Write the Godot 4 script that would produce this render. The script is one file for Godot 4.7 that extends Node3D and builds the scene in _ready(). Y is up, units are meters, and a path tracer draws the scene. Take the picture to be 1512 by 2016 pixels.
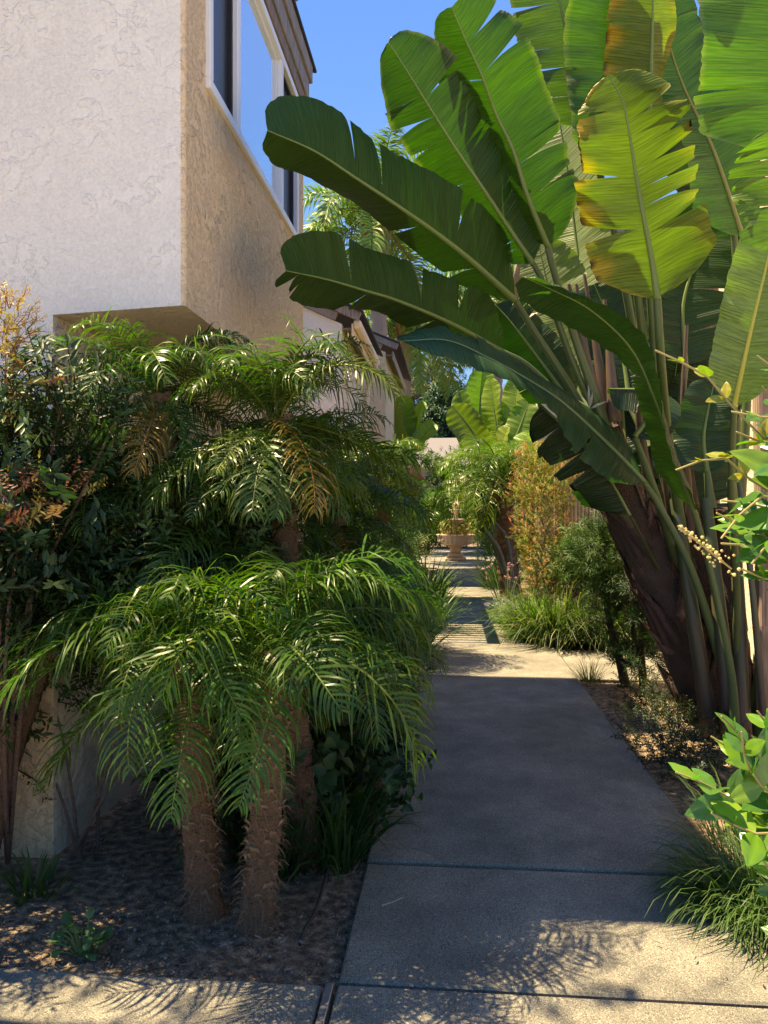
extends Node3D

var rng := RandomNumberGenerator.new()
var taken := {}
var M := {}

# ---------------------------------------------------------------- mesh builder
class MB:
	var v := PackedVector3Array()
	var uv := PackedVector2Array()
	var c := PackedColorArray()
	var idx := PackedInt32Array()
	var col := Color(1, 1, 1)

	func vert(p: Vector3, u := Vector2.ZERO) -> int:
		v.append(p)
		uv.append(u)
		c.append(col)
		return v.size() - 1

	func tri(a: int, b: int, d: int) -> void:
		idx.append(a)
		idx.append(b)
		idx.append(d)

	# a flat polygon that faces OUT
	func poly(pts: Array, out: Vector3, uvs := []) -> void:
		var n := Vector3.ZERO
		for i in range(1, pts.size() - 1):
			n += (pts[i + 1] - pts[0]).cross(pts[i] - pts[0])
		var first := v.size()
		for i in pts.size():
			vert(pts[i], uvs[i] if uvs.size() > i else Vector2(pts[i].x + pts[i].z, pts[i].y))
		for i in range(1, pts.size() - 1):
			if n.dot(out) >= 0.0:
				tri(first, first + i, first + i + 1)
			else:
				tri(first, first + i + 1, first + i)

	# a box with chamfered edges
	func box(t: Transform3D, size: Vector3, bev := 0.0) -> void:
		var h := size * 0.5
		bev = minf(bev, minf(h.x, minf(h.y, h.z)) * 0.9)
		var e := [Vector3.RIGHT, Vector3.UP, Vector3.BACK]
		for a in 3:
			var b := (a + 1) % 3
			var d := (a + 2) % 3
			for s in [-1.0, 1.0]:
				var q := []
				for k in [[-1, -1], [1, -1], [1, 1], [-1, 1]]:
					q.append(t * (e[a] * h[a] * s + e[b] * (h[b] - bev) * k[0] + e[d] * (h[d] - bev) * k[1]))
				poly(q, t.basis * (e[a] * s))
		if bev <= 0.0:
			return
		for a in 3:
			var b := (a + 1) % 3
			var d := (a + 2) % 3
			for s in [-1.0, 1.0]:
				for r in [-1.0, 1.0]:
					var q := []
					for k in [-1.0, 1.0]:
						q.append(t * (e[a] * (h[a] - bev) * k + e[b] * h[b] * s + e[d] * (h[d] - bev) * r))
					for k in [1.0, -1.0]:
						q.append(t * (e[a] * (h[a] - bev) * k + e[b] * (h[b] - bev) * s + e[d] * h[d] * r))
					poly(q, t.basis * (e[b] * s + e[d] * r))
		for sx in [-1.0, 1.0]:
			for sy in [-1.0, 1.0]:
				for sz in [-1.0, 1.0]:
					var w := Vector3(sx, sy, sz)
					var i := h - Vector3.ONE * bev
					poly([t * (Vector3(h.x, i.y, i.z) * w), t * (Vector3(i.x, h.y, i.z) * w), t * (Vector3(i.x, i.y, h.z) * w)], t.basis * w)

	func bx(lo: Vector3, hi: Vector3, bev := 0.0) -> void:
		box(Transform3D(Basis(), (lo + hi) * 0.5), (hi - lo).abs(), bev)

	# a bar from A to B
	func bar(a: Vector3, b: Vector3, w: float, h: float, bev := 0.0) -> void:
		var y := (b - a).normalized()
		var x := y.cross(Vector3.UP if absf(y.y) < 0.95 else Vector3.BACK).normalized()
		box(Transform3D(Basis(x, y, x.cross(y)), (a + b) * 0.5), Vector3(w, a.distance_to(b), h), bev)

	func tube(pts: Array, radii: Array, sides := 8, flat := 1.0, caps := true) -> void:
		var n := pts.size()
		var t0: Vector3 = (pts[1] - pts[0]).normalized()
		var x := t0.cross(Vector3.UP if absf(t0.y) < 0.9 else Vector3.BACK).normalized()
		var first := v.size()
		var run := 0.0
		for i in n:
			var t: Vector3 = (pts[mini(i + 1, n - 1)] - pts[maxi(i - 1, 0)]).normalized()
			x = (x - t * x.dot(t)).normalized()
			var y := t.cross(x)
			if i > 0:
				run += pts[i].distance_to(pts[i - 1])
			var r: float = radii[mini(i, radii.size() - 1)]
			for k in sides + 1:
				var a := TAU * k / sides
				vert(pts[i] + x * cos(a) * r + y * sin(a) * r * flat, Vector2(float(k) / sides, run))
		for i in n - 1:
			for k in sides:
				var a := first + i * (sides + 1) + k
				var b := a + sides + 1
				tri(a, a + 1, b)
				tri(a + 1, b + 1, b)
		if caps:
			for end in [0, n - 1]:
				var m := vert(pts[end])
				var at: int = first + end * (sides + 1)
				for k in sides:
					if end == 0:
						tri(m, at + k + 1, at + k)
					else:
						tri(m, at + k, at + k + 1)

	func lathe(profile: Array, sides := 24, wave := 0.0, lobes := 0) -> void:
		var first := v.size()
		for p in profile:
			for k in sides + 1:
				var a := TAU * k / sides
				var r: float = p.x * (1.0 + wave * cos(a * lobes))
				vert(Vector3(cos(a) * r, p.y, sin(a) * r), Vector2(float(k) / sides, p.y))
		for i in profile.size() - 1:
			for k in sides:
				var a := first + i * (sides + 1) + k
				var b := a + sides + 1
				tri(a, a + 1, b)
				tri(a + 1, b + 1, b)

	# a narrow leaf: POINTS along it, WIDTHS at them, SIDE across it
	func ribbon(pts: Array, widths: Array, side: Vector3, c0: Color, c1: Color) -> void:
		var n := pts.size()
		var first := v.size()
		for i in n:
			var t: Vector3 = (pts[mini(i + 1, n - 1)] - pts[maxi(i - 1, 0)]).normalized()
			var s := (side - t * side.dot(t)).normalized() * float(widths[i]) * 0.5
			col = c0.lerp(c1, float(i) / (n - 1))
			vert(pts[i] - s, Vector2(0, float(i) / (n - 1)))
			vert(pts[i] + s, Vector2(1, float(i) / (n - 1)))
		for i in n - 1:
			var a := first + i * 2
			tri(a, a + 1, a + 2)
			tri(a + 1, a + 3, a + 2)

	# a small folded leaf
	func leaf(p: Vector3, dir: Vector3, up: Vector3, l: float, w: float, fold := 0.25, curl := 0.12) -> void:
		var d := dir.normalized()
		var s := d.cross(up).normalized()
		if s.length() < 0.5:
			s = d.cross(Vector3(0.3, 0.2, 0.9)).normalized()
		var n := s.cross(d)
		var a := vert(p, Vector2(0.5, 0))
		var m1 := vert(p + d * l * 0.45 - n * l * 0.02, Vector2(0.5, 0.45))
		var m2 := vert(p + d * l * 0.78 - n * l * curl * 0.4, Vector2(0.5, 0.78))
		var b := vert(p + d * l - n * l * curl, Vector2(0.5, 1))
		var l1 := vert(p + d * l * 0.4 - s * w * 0.5 + n * w * fold, Vector2(0, 0.4))
		var r1 := vert(p + d * l * 0.4 + s * w * 0.5 + n * w * fold, Vector2(1, 0.4))
		var l2 := vert(p + d * l * 0.75 - s * w * 0.33 + n * (w * fold * 0.6 - l * curl * 0.4), Vector2(0.1, 0.75))
		var r2 := vert(p + d * l * 0.75 + s * w * 0.33 + n * (w * fold * 0.6 - l * curl * 0.4), Vector2(0.9, 0.75))
		tri(a, m1, l1)
		tri(a, r1, m1)
		tri(l1, m1, m2)
		tri(l1, m2, l2)
		tri(m1, r1, r2)
		tri(m1, r2, m2)
		tri(l2, m2, b)
		tri(m2, r2, b)

	func mesh() -> ArrayMesh:
		var n := PackedVector3Array()
		n.resize(v.size())
		for i in range(0, idx.size(), 3):
			var a := idx[i]
			var b := idx[i + 1]
			var d := idx[i + 2]
			var f := (v[d] - v[a]).cross(v[b] - v[a])
			n[a] += f
			n[b] += f
			n[d] += f
		for i in n.size():
			n[i] = n[i].normalized()
		var arr := []
		arr.resize(Mesh.ARRAY_MAX)
		arr[Mesh.ARRAY_VERTEX] = v
		arr[Mesh.ARRAY_NORMAL] = n
		arr[Mesh.ARRAY_TEX_UV] = uv
		arr[Mesh.ARRAY_COLOR] = c
		arr[Mesh.ARRAY_INDEX] = idx
		var am := ArrayMesh.new()
		am.add_surface_from_arrays(Mesh.PRIMITIVE_TRIANGLES, arr)
		return am

# ---------------------------------------------------------------- naming
func numbered(called: String) -> String:
	var n: int = taken.get(called, 0)
	taken[called] = n + 1
	return called if n == 0 else "%s_%03d" % [called, n]

func tag(o: Node3D, label: String, category := "", group := "", kind := "") -> Node3D:
	if label:
		o.set_meta("label", label)
	if category:
		o.set_meta("category", category)
	if group:
		o.set_meta("group", group)
	if kind:
		o.set_meta("kind", kind)
	return o

func thing(called: String, label: String, category: String, at := Vector3.ZERO, turn := 0.0, group := "") -> Node3D:
	var o := Node3D.new()
	o.name = numbered(called)
	add_child(o)
	o.position = at
	o.rotation.y = turn
	tag(o, label, category, group)
	return o

func put(called: String, mesh: Mesh, mat: Material, parent: Node3D = null) -> MeshInstance3D:
	var o := MeshInstance3D.new()
	o.mesh = mesh
	o.material_override = mat
	if parent == null:
		o.name = numbered(called)
		add_child(o)
	else:
		o.name = called
		parent.add_child(o, true)
	return o

func scatter(called: String, mesh: Mesh, mat: Material, where: Array, tints: Array, parent: Node3D = null) -> MultiMeshInstance3D:
	var m := MultiMesh.new()
	m.transform_format = MultiMesh.TRANSFORM_3D
	m.use_colors = true
	m.mesh = mesh
	m.instance_count = where.size()
	for i in where.size():
		m.set_instance_transform(i, where[i])
		m.set_instance_color(i, tints[i])
	var o := MultiMeshInstance3D.new()
	o.multimesh = m
	o.material_override = mat
	if parent == null:
		o.name = numbered(called)
		add_child(o)
	else:
		o.name = called
		parent.add_child(o, true)
	o.set_meta("kind", "stuff")
	return o

func rr(a: float, b: float) -> float:
	return rng.randf_range(a, b)

func rdir() -> Vector3:
	var z := rr(-1, 1)
	var a := rr(0, TAU)
	var r := sqrt(1.0 - z * z)
	return Vector3(cos(a) * r, z, sin(a) * r)

func rc(c: Color, k := 0.18) -> Color:
	var f := 1.0 + rr(-k, k)
	return Color(c.r * f * (1.0 + rr(-k, k) * 0.5), c.g * f, c.b * f * (1.0 + rr(-k, k) * 0.5))

func curve(pts: Array, n: int) -> Array:
	# Catmull-Rom through PTS, N+1 samples spread by length
	var fine := []
	for i in pts.size() - 1:
		var a: Vector3 = pts[maxi(i - 1, 0)]
		var b: Vector3 = pts[i]
		var d: Vector3 = pts[i + 1]
		var e: Vector3 = pts[mini(i + 2, pts.size() - 1)]
		if i == 0:
			a = b * 2.0 - d
		if i == pts.size() - 2:
			e = d * 2.0 - b
		for k in 8:
			fine.append(b.cubic_interpolate(d, a, e, k / 8.0))
	fine.append(pts[-1])
	var run := [0.0]
	for i in range(1, fine.size()):
		run.append(run[-1] + fine[i].distance_to(fine[i - 1]))
	var out := []
	var j := 0
	for k in n + 1:
		var want: float = run[-1] * k / n
		while j < fine.size() - 2 and run[j + 1] < want:
			j += 1
		out.append(fine[j].lerp(fine[j + 1], clampf((want - run[j]) / maxf(run[j + 1] - run[j], 1e-6), 0, 1)))
	return out

# ---------------------------------------------------------------- textures and materials
func noise(kind: int, freq: float, oct: int, seed_: int, warp := 0.0) -> FastNoiseLite:
	var n := FastNoiseLite.new()
	n.noise_type = kind
	n.frequency = freq
	n.seed = seed_
	n.fractal_octaves = oct
	n.fractal_type = FastNoiseLite.FRACTAL_FBM if oct > 1 else FastNoiseLite.FRACTAL_NONE
	if warp > 0.0:
		n.domain_warp_enabled = true
		n.domain_warp_amplitude = warp
		n.domain_warp_frequency = freq * 1.5
	return n

func grey(n: FastNoiseLite, s: int) -> PackedByteArray:
	var im := n.get_seamless_image(s, s)
	im.convert(Image.FORMAT_L8)
	return im.get_data()

func tex_l(b: PackedByteArray, s: int) -> ImageTexture:
	return ImageTexture.create_from_image(Image.create_from_data(s, s, false, Image.FORMAT_L8, b))

func tex_rgb(b: PackedByteArray, w: int, h: int) -> ImageTexture:
	return ImageTexture.create_from_image(Image.create_from_data(w, h, false, Image.FORMAT_RGB8, b))

func mat(name_: String, c: Color, rough := 0.6, vertex := true) -> StandardMaterial3D:
	var m := StandardMaterial3D.new()
	m.resource_name = name_
	m.albedo_color = c.linear_to_srgb()
	m.roughness = rough
	m.vertex_color_use_as_albedo = vertex
	m.cull_mode = BaseMaterial3D.CULL_DISABLED
	return m

func leaf_mat(name_: String, rough: float, back: Color, spec := 0.5) -> StandardMaterial3D:
	var m := mat(name_, Color(1, 1, 1), rough)
	m.metallic_specular = spec
	m.backlight_enabled = true
	m.backlight = back
	return m

func world_tri(m: StandardMaterial3D, scale: float) -> void:
	m.uv1_triplanar = true
	m.uv1_world_triplanar = true
	m.uv1_scale = Vector3.ONE * scale

func sm(a: float, b: float, x: float) -> float:
	var t := clampf((x - a) / (b - a), 0.0, 1.0)
	return t * t * (3.0 - 2.0 * t)

func make_materials() -> void:
	# stucco relief: skip-trowel plateaus with broken edges
	var s := 1024
	var a := grey(noise(FastNoiseLite.TYPE_SIMPLEX_SMOOTH, 0.016, 5, 11, 70.0), s)
	var b := grey(noise(FastNoiseLite.TYPE_SIMPLEX_SMOOTH, 0.0045, 3, 5, 30.0), s)
	var d := grey(noise(FastNoiseLite.TYPE_SIMPLEX_SMOOTH, 0.07, 3, 9), s)
	var a2 := grey(noise(FastNoiseLite.TYPE_SIMPLEX_SMOOTH, 0.034, 4, 15, 40.0), s)
	var st := PackedByteArray()
	st.resize(s * s)
	var lut := PackedFloat32Array()
	lut.resize(256)
	var lut2 := PackedFloat32Array()
	lut2.resize(256)
	for i in 256:
		lut[i] = sm(0.52, 0.585, i / 255.0) * (1.0 - 0.9 * sm(0.585, 0.95, i / 255.0))
		lut2[i] = 0.04 + 0.96 * sm(0.50, 0.68, i / 255.0)
	for i in s * s:
		st[i] = int(clampf(70.0 + lut[a[i]] * lut2[b[i]] * 105.0 + lut[a2[i]] * (62.0 - 40.0 * lut2[b[i]]) + (d[i] - 128) * 0.14 + (b[i] - 128) * 0.2, 0.0, 255.0))
	var stucco_h := tex_l(st, s)
	# dirt and tone on the paint
	var pt := PackedByteArray()
	pt.resize(s * s * 3)
	var streak := noise(FastNoiseLite.TYPE_SIMPLEX_SMOOTH, 0.02, 4, 19)
	for i in s * s:
		var k := 233.0 + streak.get_noise_2d((i % s) * 2.2, (i / s) * 0.22) * 2.5 + (b[i] - 128) * 0.04 + (d[i] - 128) * 0.07
		pt[i * 3] = int(minf(k + 2, 255))
		pt[i * 3 + 1] = int(k)
		pt[i * 3 + 2] = int(k - 4)
	var paint := tex_rgb(pt, s, s)
	for p in [["cream_stucco", Color(0.87, 0.85, 0.80)], ["tan_stucco", Color(0.86, 0.67, 0.42)], ["pale_stucco", Color(0.88, 0.76, 0.58)], ["tan_base", Color(0.62, 0.45, 0.26)]]:  # the last tint carries plant shade for the front wall foot
		var m := mat(p[0], p[1], 0.88, false)
		m.albedo_texture = paint
		m.heightmap_enabled = true
		m.heightmap_texture = stucco_h
		m.heightmap_scale = 0.75 if p[0] == "cream_stucco" else 2.2
		world_tri(m, 0.62)
		M[p[0]] = m
	# concrete with exposed fine aggregate
	var f1 := grey(noise(FastNoiseLite.TYPE_SIMPLEX_SMOOTH, 0.006, 4, 21), s)
	var f2 := grey(noise(FastNoiseLite.TYPE_CELLULAR, 0.11, 1, 22), s)
	var f3 := grey(noise(FastNoiseLite.TYPE_SIMPLEX, 0.13, 4, 23), s)
	var grain := PackedByteArray()
	grain.resize(512 * 512)
	rng.seed = 9
	for i in 512 * 512:
		grain[i] = rng.randi() % 256
	var co := PackedByteArray()
	co.resize(s * s * 3)
	var ch := PackedByteArray()
	ch.resize(s * s)
	for i in s * s:
		var k := 190.0 + (f1[i] - 128) * 0.14 + (f3[i] - 128) * 0.10
		var gr: int = grain[((i / s) / 2) * 512 + (i % s) / 2]
		k += (gr - 128) * 0.34 + (60.0 if gr > 250 else 0.0) - (70.0 if gr < 9 else 0.0)
		k *= 0.70
		co[i * 3] = int(clampf(k * 1.0, 0, 255))
		co[i * 3 + 1] = int(clampf(k * 0.972, 0, 255))
		co[i * 3 + 2] = int(clampf(k * 0.87, 0, 255))
		ch[i] = int(clampf(128.0 + (gr - 128) * 0.5, 0, 255))
	var cm := mat("concrete", Color(1, 1, 1), 0.9, true)
	cm.albedo_texture = tex_rgb(co, s, s)
	cm.heightmap_enabled = true
	cm.heightmap_texture = tex_l(ch, s)
	cm.heightmap_scale = 0.05
	world_tri(cm, 0.7)
	# broad stains at another scale
	var blot := PackedByteArray()
	blot.resize(512 * 512 * 3)
	var g1 := grey(noise(FastNoiseLite.TYPE_SIMPLEX_SMOOTH, 0.011, 5, 41, 30.0), 512)
	for i in 512 * 512:
		var k := 226.0 + (g1[i] - 128) * 0.22
		blot[i * 3] = int(clampf(k, 0, 255))
		blot[i * 3 + 1] = int(clampf(k, 0, 255))
		blot[i * 3 + 2] = int(clampf(k - 4, 0, 255))
	var blot_t := tex_rgb(blot, 512, 512)
	cm.detail_enabled = true
	cm.detail_blend_mode = BaseMaterial3D.BLEND_MODE_MUL
	cm.detail_uv_layer = BaseMaterial3D.DETAIL_UV_2
	cm.detail_albedo = blot_t
	cm.uv2_triplanar = true
	cm.uv2_world_triplanar = true
	cm.uv2_scale = Vector3.ONE * 0.23
	M.concrete = cm
	M.drive = mat("pale_drive", Color(0.48, 0.45, 0.41), 0.9, false)  # kept pale as a light bouncer behind the viewer
	# soil
	var e1 := grey(noise(FastNoiseLite.TYPE_SIMPLEX_SMOOTH, 0.02, 5, 31), s)
	var so := PackedByteArray()
	so.resize(s * s * 3)
	var sh := PackedByteArray()
	sh.resize(s * s)
	for i in s * s:
		var k := 104.0 + (e1[i] - 128) * 0.5 + (f3[i] - 128) * 0.35 + (28.0 if f2[i] > 190 else 0.0)
		so[i * 3] = int(clampf(k * 1.1, 0, 255))
		so[i * 3 + 1] = int(clampf(k * 0.95, 0, 255))
		so[i * 3 + 2] = int(clampf(k * 0.74, 0, 255))
		sh[i] = int(clampf(e1[i] * 0.6 + f3[i] * 0.4, 0, 255))
	var so_m := mat("soil", Color(1, 1, 1), 0.97, false)
	so_m.albedo_texture = tex_rgb(so, s, s)
	so_m.heightmap_enabled = true
	so_m.heightmap_texture = tex_l(sh, s)
	so_m.heightmap_scale = 1.2
	world_tri(so_m, 0.8)
	M.soil = so_m
	# wood grain, bark
	var wd := PackedByteArray()
	wd.resize(512 * 512 * 3)
	var wn := noise(FastNoiseLite.TYPE_SIMPLEX_SMOOTH, 0.02, 4, 51)
	for y in 512:
		for x in 512:
			var k := 190.0 + wn.get_noise_2d(x * 4.0, y * 0.25) * 70.0
			var i := (y * 512 + x) * 3
			wd[i] = int(clampf(k, 0, 255))
			wd[i + 1] = int(clampf(k * 0.98, 0, 255))
			wd[i + 2] = int(clampf(k * 0.95, 0, 255))
	var wood_t := tex_rgb(wd, 512, 512)
	for p in [["taupe_board", Color(0.46, 0.42, 0.40)], ["weathered_wood", Color(0.40, 0.30, 0.22)], ["slat_wood", Color(0.55, 0.40, 0.30)]]:
		var m := mat(p[0], p[1], 0.75, false)
		m.albedo_texture = wood_t
		world_tri(m, 1.3)
		M[p[0]] = m
	var bk := grey(noise(FastNoiseLite.TYPE_SIMPLEX, 0.05, 4, 61), 512)
	var bark := mat("bark", Color(1, 1, 1), 0.9)
	bark.heightmap_enabled = true
	bark.heightmap_texture = tex_l(bk, 512)
	bark.heightmap_scale = 1.2
	world_tri(bark, 2.5)
	M.bark = bark
	# big leaf: parallel veins run out from the midrib (u runs along the leaf, v from rib to margin)
	var lw := 1024
	var lh := 32
	var vt := PackedByteArray()
	vt.resize(lw * lh * 3)
	var vh := PackedByteArray()
	vh.resize(lw * lh)
	var vn := noise(FastNoiseLite.TYPE_SIMPLEX, 0.03, 3, 71)
	for x in lw:
		var rp := pow(absf(sin(x * PI / 16.0 + vn.get_noise_2d(x * 0.6, 3.0) * 5.0)), 0.7)
		for y in lh:
			var nn := vn.get_noise_2d(x * 5.0, y * 2.0)
			var k := 208.0 + nn * 26.0 + rp * 26.0
			var i := y * lw + x
			vt[i * 3] = int(clampf(k, 0, 255))
			vt[i * 3 + 1] = int(clampf(k, 0, 255))
			vt[i * 3 + 2] = int(clampf(k - 12, 0, 255))
			vh[i] = int(clampf(60.0 + rp * 150.0 + nn * 25.0, 0, 255))
	var vein_t := tex_rgb(vt, lw, lh)
	var vein_h := ImageTexture.create_from_image(Image.create_from_data(lw, lh, false, Image.FORMAT_L8, vh))
	var bl := leaf_mat("banana_leaf", 0.42, Color(0.80, 0.98, 0.12), 0.5)
	bl.albedo_texture = vein_t
	bl.heightmap_enabled = true
	bl.heightmap_texture = vein_h
	bl.heightmap_scale = 0.6
	M.banana = bl
	var bd := leaf_mat("thick_leaf", 0.5, Color(0.40, 0.52, 0.08), 0.3)
	bd.albedo_texture = vein_t
	bd.heightmap_enabled = true
	bd.heightmap_texture = vein_h
	bd.heightmap_scale = 0.35
	M.thick = bd
	M.frond = leaf_mat("palm_leaf", 0.35, Color(0.85, 1.0, 0.18), 0.45)
	M.small = leaf_mat("small_leaf", 0.45, Color(0.75, 0.85, 0.16), 0.4)
	M.grass = leaf_mat("grass_blade", 0.45, Color(0.75, 0.9, 0.16), 0.4)
	M.privet = leaf_mat("privet_leaf", 0.22, Color(0.70, 0.95, 0.10), 0.6)
	M.stalk = mat("leaf_stalk", Color(1, 1, 1), 0.45)
	M.trunk = bark
	M.plain = mat("plain", Color(1, 1, 1), 0.8)
	M.white_frame = mat("white_frame", Color(0.80, 0.80, 0.80), 0.4, false)
	M.screen = mat("insect_screen", Color(0.035, 0.037, 0.045), 0.35, false)
	M.rubber = mat("dark_seal", Color(0.02, 0.02, 0.022), 0.6, false)
	var gl := mat("window_glass", Color(0.70, 0.78, 0.85), 0.04, false)
	gl.metallic = 0.75
	M.glass = gl
	M.old_roof = mat("old_roof", Color(0.17, 0.155, 0.145), 0.9, false)
	M.shingle = mat("shingle", Color(0.035, 0.032, 0.04), 0.9, true)
	M.gutter = mat("gutter_paint", Color(0.74, 0.62, 0.44), 0.5, false)
	M.metal = mat("edging_metal", Color(0.45, 0.45, 0.44), 0.4, false)
	M.metal.metallic = 0.8
	M.pipe = mat("black_pipe", Color(0.03, 0.028, 0.025), 0.6, false)
	var stn := mat("cast_stone", Color(0.62, 0.47, 0.33), 0.9, false)
	stn.heightmap_enabled = true
	stn.heightmap_texture = stucco_h
	stn.heightmap_scale = 1.5
	world_tri(stn, 1.5)
	M.stone = stn

# ---------------------------------------------------------------- plants
# one pinnate palm frond that leaves its crown along +X and arches under its weight
func frond_mesh(length: float, rise: float, bend: float, pairs: int, leaflet: float, wide: float, seed_: int, plume := 0.0, droop := 1.0, hue := Color(0.062, 0.125, 0.020)) -> ArrayMesh:
	rng.seed = seed_
	var mb := MB.new()
	var n := 16
	var p := Vector3.ZERO
	var pts := [p]
	var sway := rr(-0.25, 0.25)
	for i in n:
		var t := (i + 0.5) / n
		var a := rise - bend * pow(t, 1.25)
		p += Vector3(cos(a) * cos(sway * t), sin(a), cos(a) * sin(sway * t)) * length / n
		pts.append(p)
	var radii := []
	for i in n + 1:
		radii.append(lerpf(0.011, 0.0025, float(i) / n) * length)
	mb.col = Color(0.16, 0.20, 0.05)
	mb.tube(pts, radii, 5, 0.7, false)
	var tone := rr(0.8, 1.25)
	for k in pairs:
		var t := lerpf(0.13, 0.995, float(k) / (pairs - 1))
		var f := t * n
		var i := mini(int(f), n - 1)
		var at: Vector3 = pts[i].lerp(pts[i + 1], f - i)
		var tan_: Vector3 = (pts[i + 1] - pts[i]).normalized()
		var side := tan_.cross(Vector3.UP)
		side = side.normalized() if side.length() > 0.05 else Vector3.BACK
		var up := side.cross(tan_).normalized()
		var prof := sin(PI * (0.16 + 0.74 * t)) * (0.62 if t > 0.96 else 1.0)
		for s in [-1.0, 1.0]:
			if rng.randf() < 0.03:
				continue
			var l: float = leaflet * prof * rr(0.74, 1.12)
			var lift := rr(0.0, 0.6) + (rr(-plume, plume) if plume > 0.0 else 0.0)
			var fwd := lerpf(0.35, 1.1, t * t) + rr(-0.28, 0.28)
			var d: Vector3 = (side * s + tan_ * fwd + up * lift).normalized()
			var lp := [at]
			var q := at
			var steps := 5
			for j in steps:
				q += d * l / steps
				d = (d + Vector3.DOWN * droop * rr(0.06, 0.46) * (0.45 + j * 0.3)).normalized()
				lp.append(q)
			var w := wide * rr(0.85, 1.15)
			var cc := rc(hue, 0.2) * tone
			var tip := cc.lerp(Color(0.20, 0.20, 0.035), 0.12 + (0.5 if rng.randf() < 0.10 else 0.0))
			mb.ribbon(lp, [w * 0.55, w, w * 0.95, w * 0.75, w * 0.45, 0.001], (tan_ + up * rr(-0.5, 0.2)).normalized(), cc, tip)
	return mb.mesh()

var fronds := {}
func frond_set(kind: String) -> Array:
	if fronds.has(kind):
		return fronds[kind]
	var set_ := []
	if kind == "pygmy":
		for e in [1.45, 1.25, 1.0, 0.75, 0.48, 0.2]:
			for k in 4:
				set_.append(frond_mesh(1.0, e, 1.3 + 0.17 * k + (0.55 if e > 0.9 else 0.15), 34 - k, 0.35 + 0.02 * (k % 3), 0.0118, 100 + k * 17 + int(e * 50), 0.22, 2.0))
	elif kind == "skirt":
		for e in [-0.15, -0.5]:
			for k in 2:
				set_.append(frond_mesh(1.0, e, 0.75, 40, 0.34, 0.0125, 200 + k * 17 + int(e * 50), 0.22, 2.0))
	elif kind == "queen":
		for e in [1.15, 0.75, 0.4, 0.1, -0.25]:
			for k in 2:
				set_.append(frond_mesh(1.0, e, 1.55 + 0.25 * k, 104, 0.24, 0.014, 300 + k * 31 + int(e * 50), 0.9, 1.3, Color(0.18, 0.28, 0.07)))
	fronds[kind] = set_
	return set_

func tilt_to(dir: Vector3) -> Basis:
	var y := dir.normalized()
	var x := y.cross(Vector3.BACK if absf(y.z) < 0.9 else Vector3.RIGHT).normalized()
	return Basis(x, y, x.cross(y))

# rough brown stem with the stubs of old leaves
func boot_trunk(parent: Node3D, pts: Array, r0: float, r1: float, stubs: int, c: Color) -> void:
	var mb := MB.new()
	var cv := curve(pts, 22)
	var total := 0.0
	for i in range(1, cv.size()):
		total += cv[i].distance_to(cv[i - 1])
	var first := 0
	var radii := []
	for i in cv.size():
		radii.append(lerpf(r0, r1, float(i) / 22) * rr(0.90, 1.08) * (1.0 + 0.35 * pow(1.0 - i / 22.0, 6.0)))
	mb.col = c * 0.75
	mb.tube(cv, radii, 14)
	for i in mb.v.size():
		mb.v[i] += rdir() * r0 * 0.07
	put("trunk", mb.mesh(), M.bark, parent)
	var st := MB.new()
	for k in stubs:
		var t := (k + rr(0, 0.8)) / stubs
		var f := t * 22.0
		var i := mini(int(f), 21)
		var at: Vector3 = cv[i].lerp(cv[i + 1], f - i)
		var a := k * 2.399 + rr(-0.2, 0.2)
		var o := Vector3(cos(a), 0, sin(a))
		var r := lerpf(r0, r1, t)
		var l := rr(0.028, 0.055) * (r0 / 0.07)
		var w := rr(0.03, 0.05) * (r0 / 0.07)
		var u := (Vector3.UP + o * rr(0.25, 1.1)).normalized()
		var s := o.cross(Vector3.UP)
		st.col = rc(c.lerp(Color(0.36, 0.24, 0.13), rng.randf() * 0.7), 0.3)
		var b := at + o * r * 0.86
		var q := [b - s * w * 0.5, b + s * w * 0.5, b + s * w * rr(0.2, 0.4) + u * l, b - s * w * rr(0.2, 0.4) + u * l * rr(0.8, 1.1)]
		st.poly(q, o)
		var th := o * 0.012
		st.poly([q[3], q[2], q[2] - th, q[3] - th], u)
		st.poly([q[0], q[3], q[3] - th, q[0] - th], -s)
		st.poly([q[1], q[2], q[2] - th, q[1] - th], s)
	# fibres
	for k in stubs * 5:
		var t := rng.randf()
		var f := t * 22.0
		var i := mini(int(f), 21)
		var at: Vector3 = cv[i].lerp(cv[i + 1], f - i)
		var a := rr(0, TAU)
		var o := Vector3(cos(a), 0, sin(a))
		var b := at + o * lerpf(r0, r1, t)
		var d := (o * rr(0.3, 1) + rdir() * 0.9).normalized()
		st.ribbon([b, b + d * 0.025, b + d * 0.045 + Vector3.DOWN * 0.018], [0.004, 0.003, 0.001], o.cross(d), rc(Color(0.16, 0.09, 0.05), 0.3), Color(0.2, 0.13, 0.07))
	tag(put("leaf_base", st.mesh(), M.plain, parent), "", "", "", "stuff")

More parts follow.
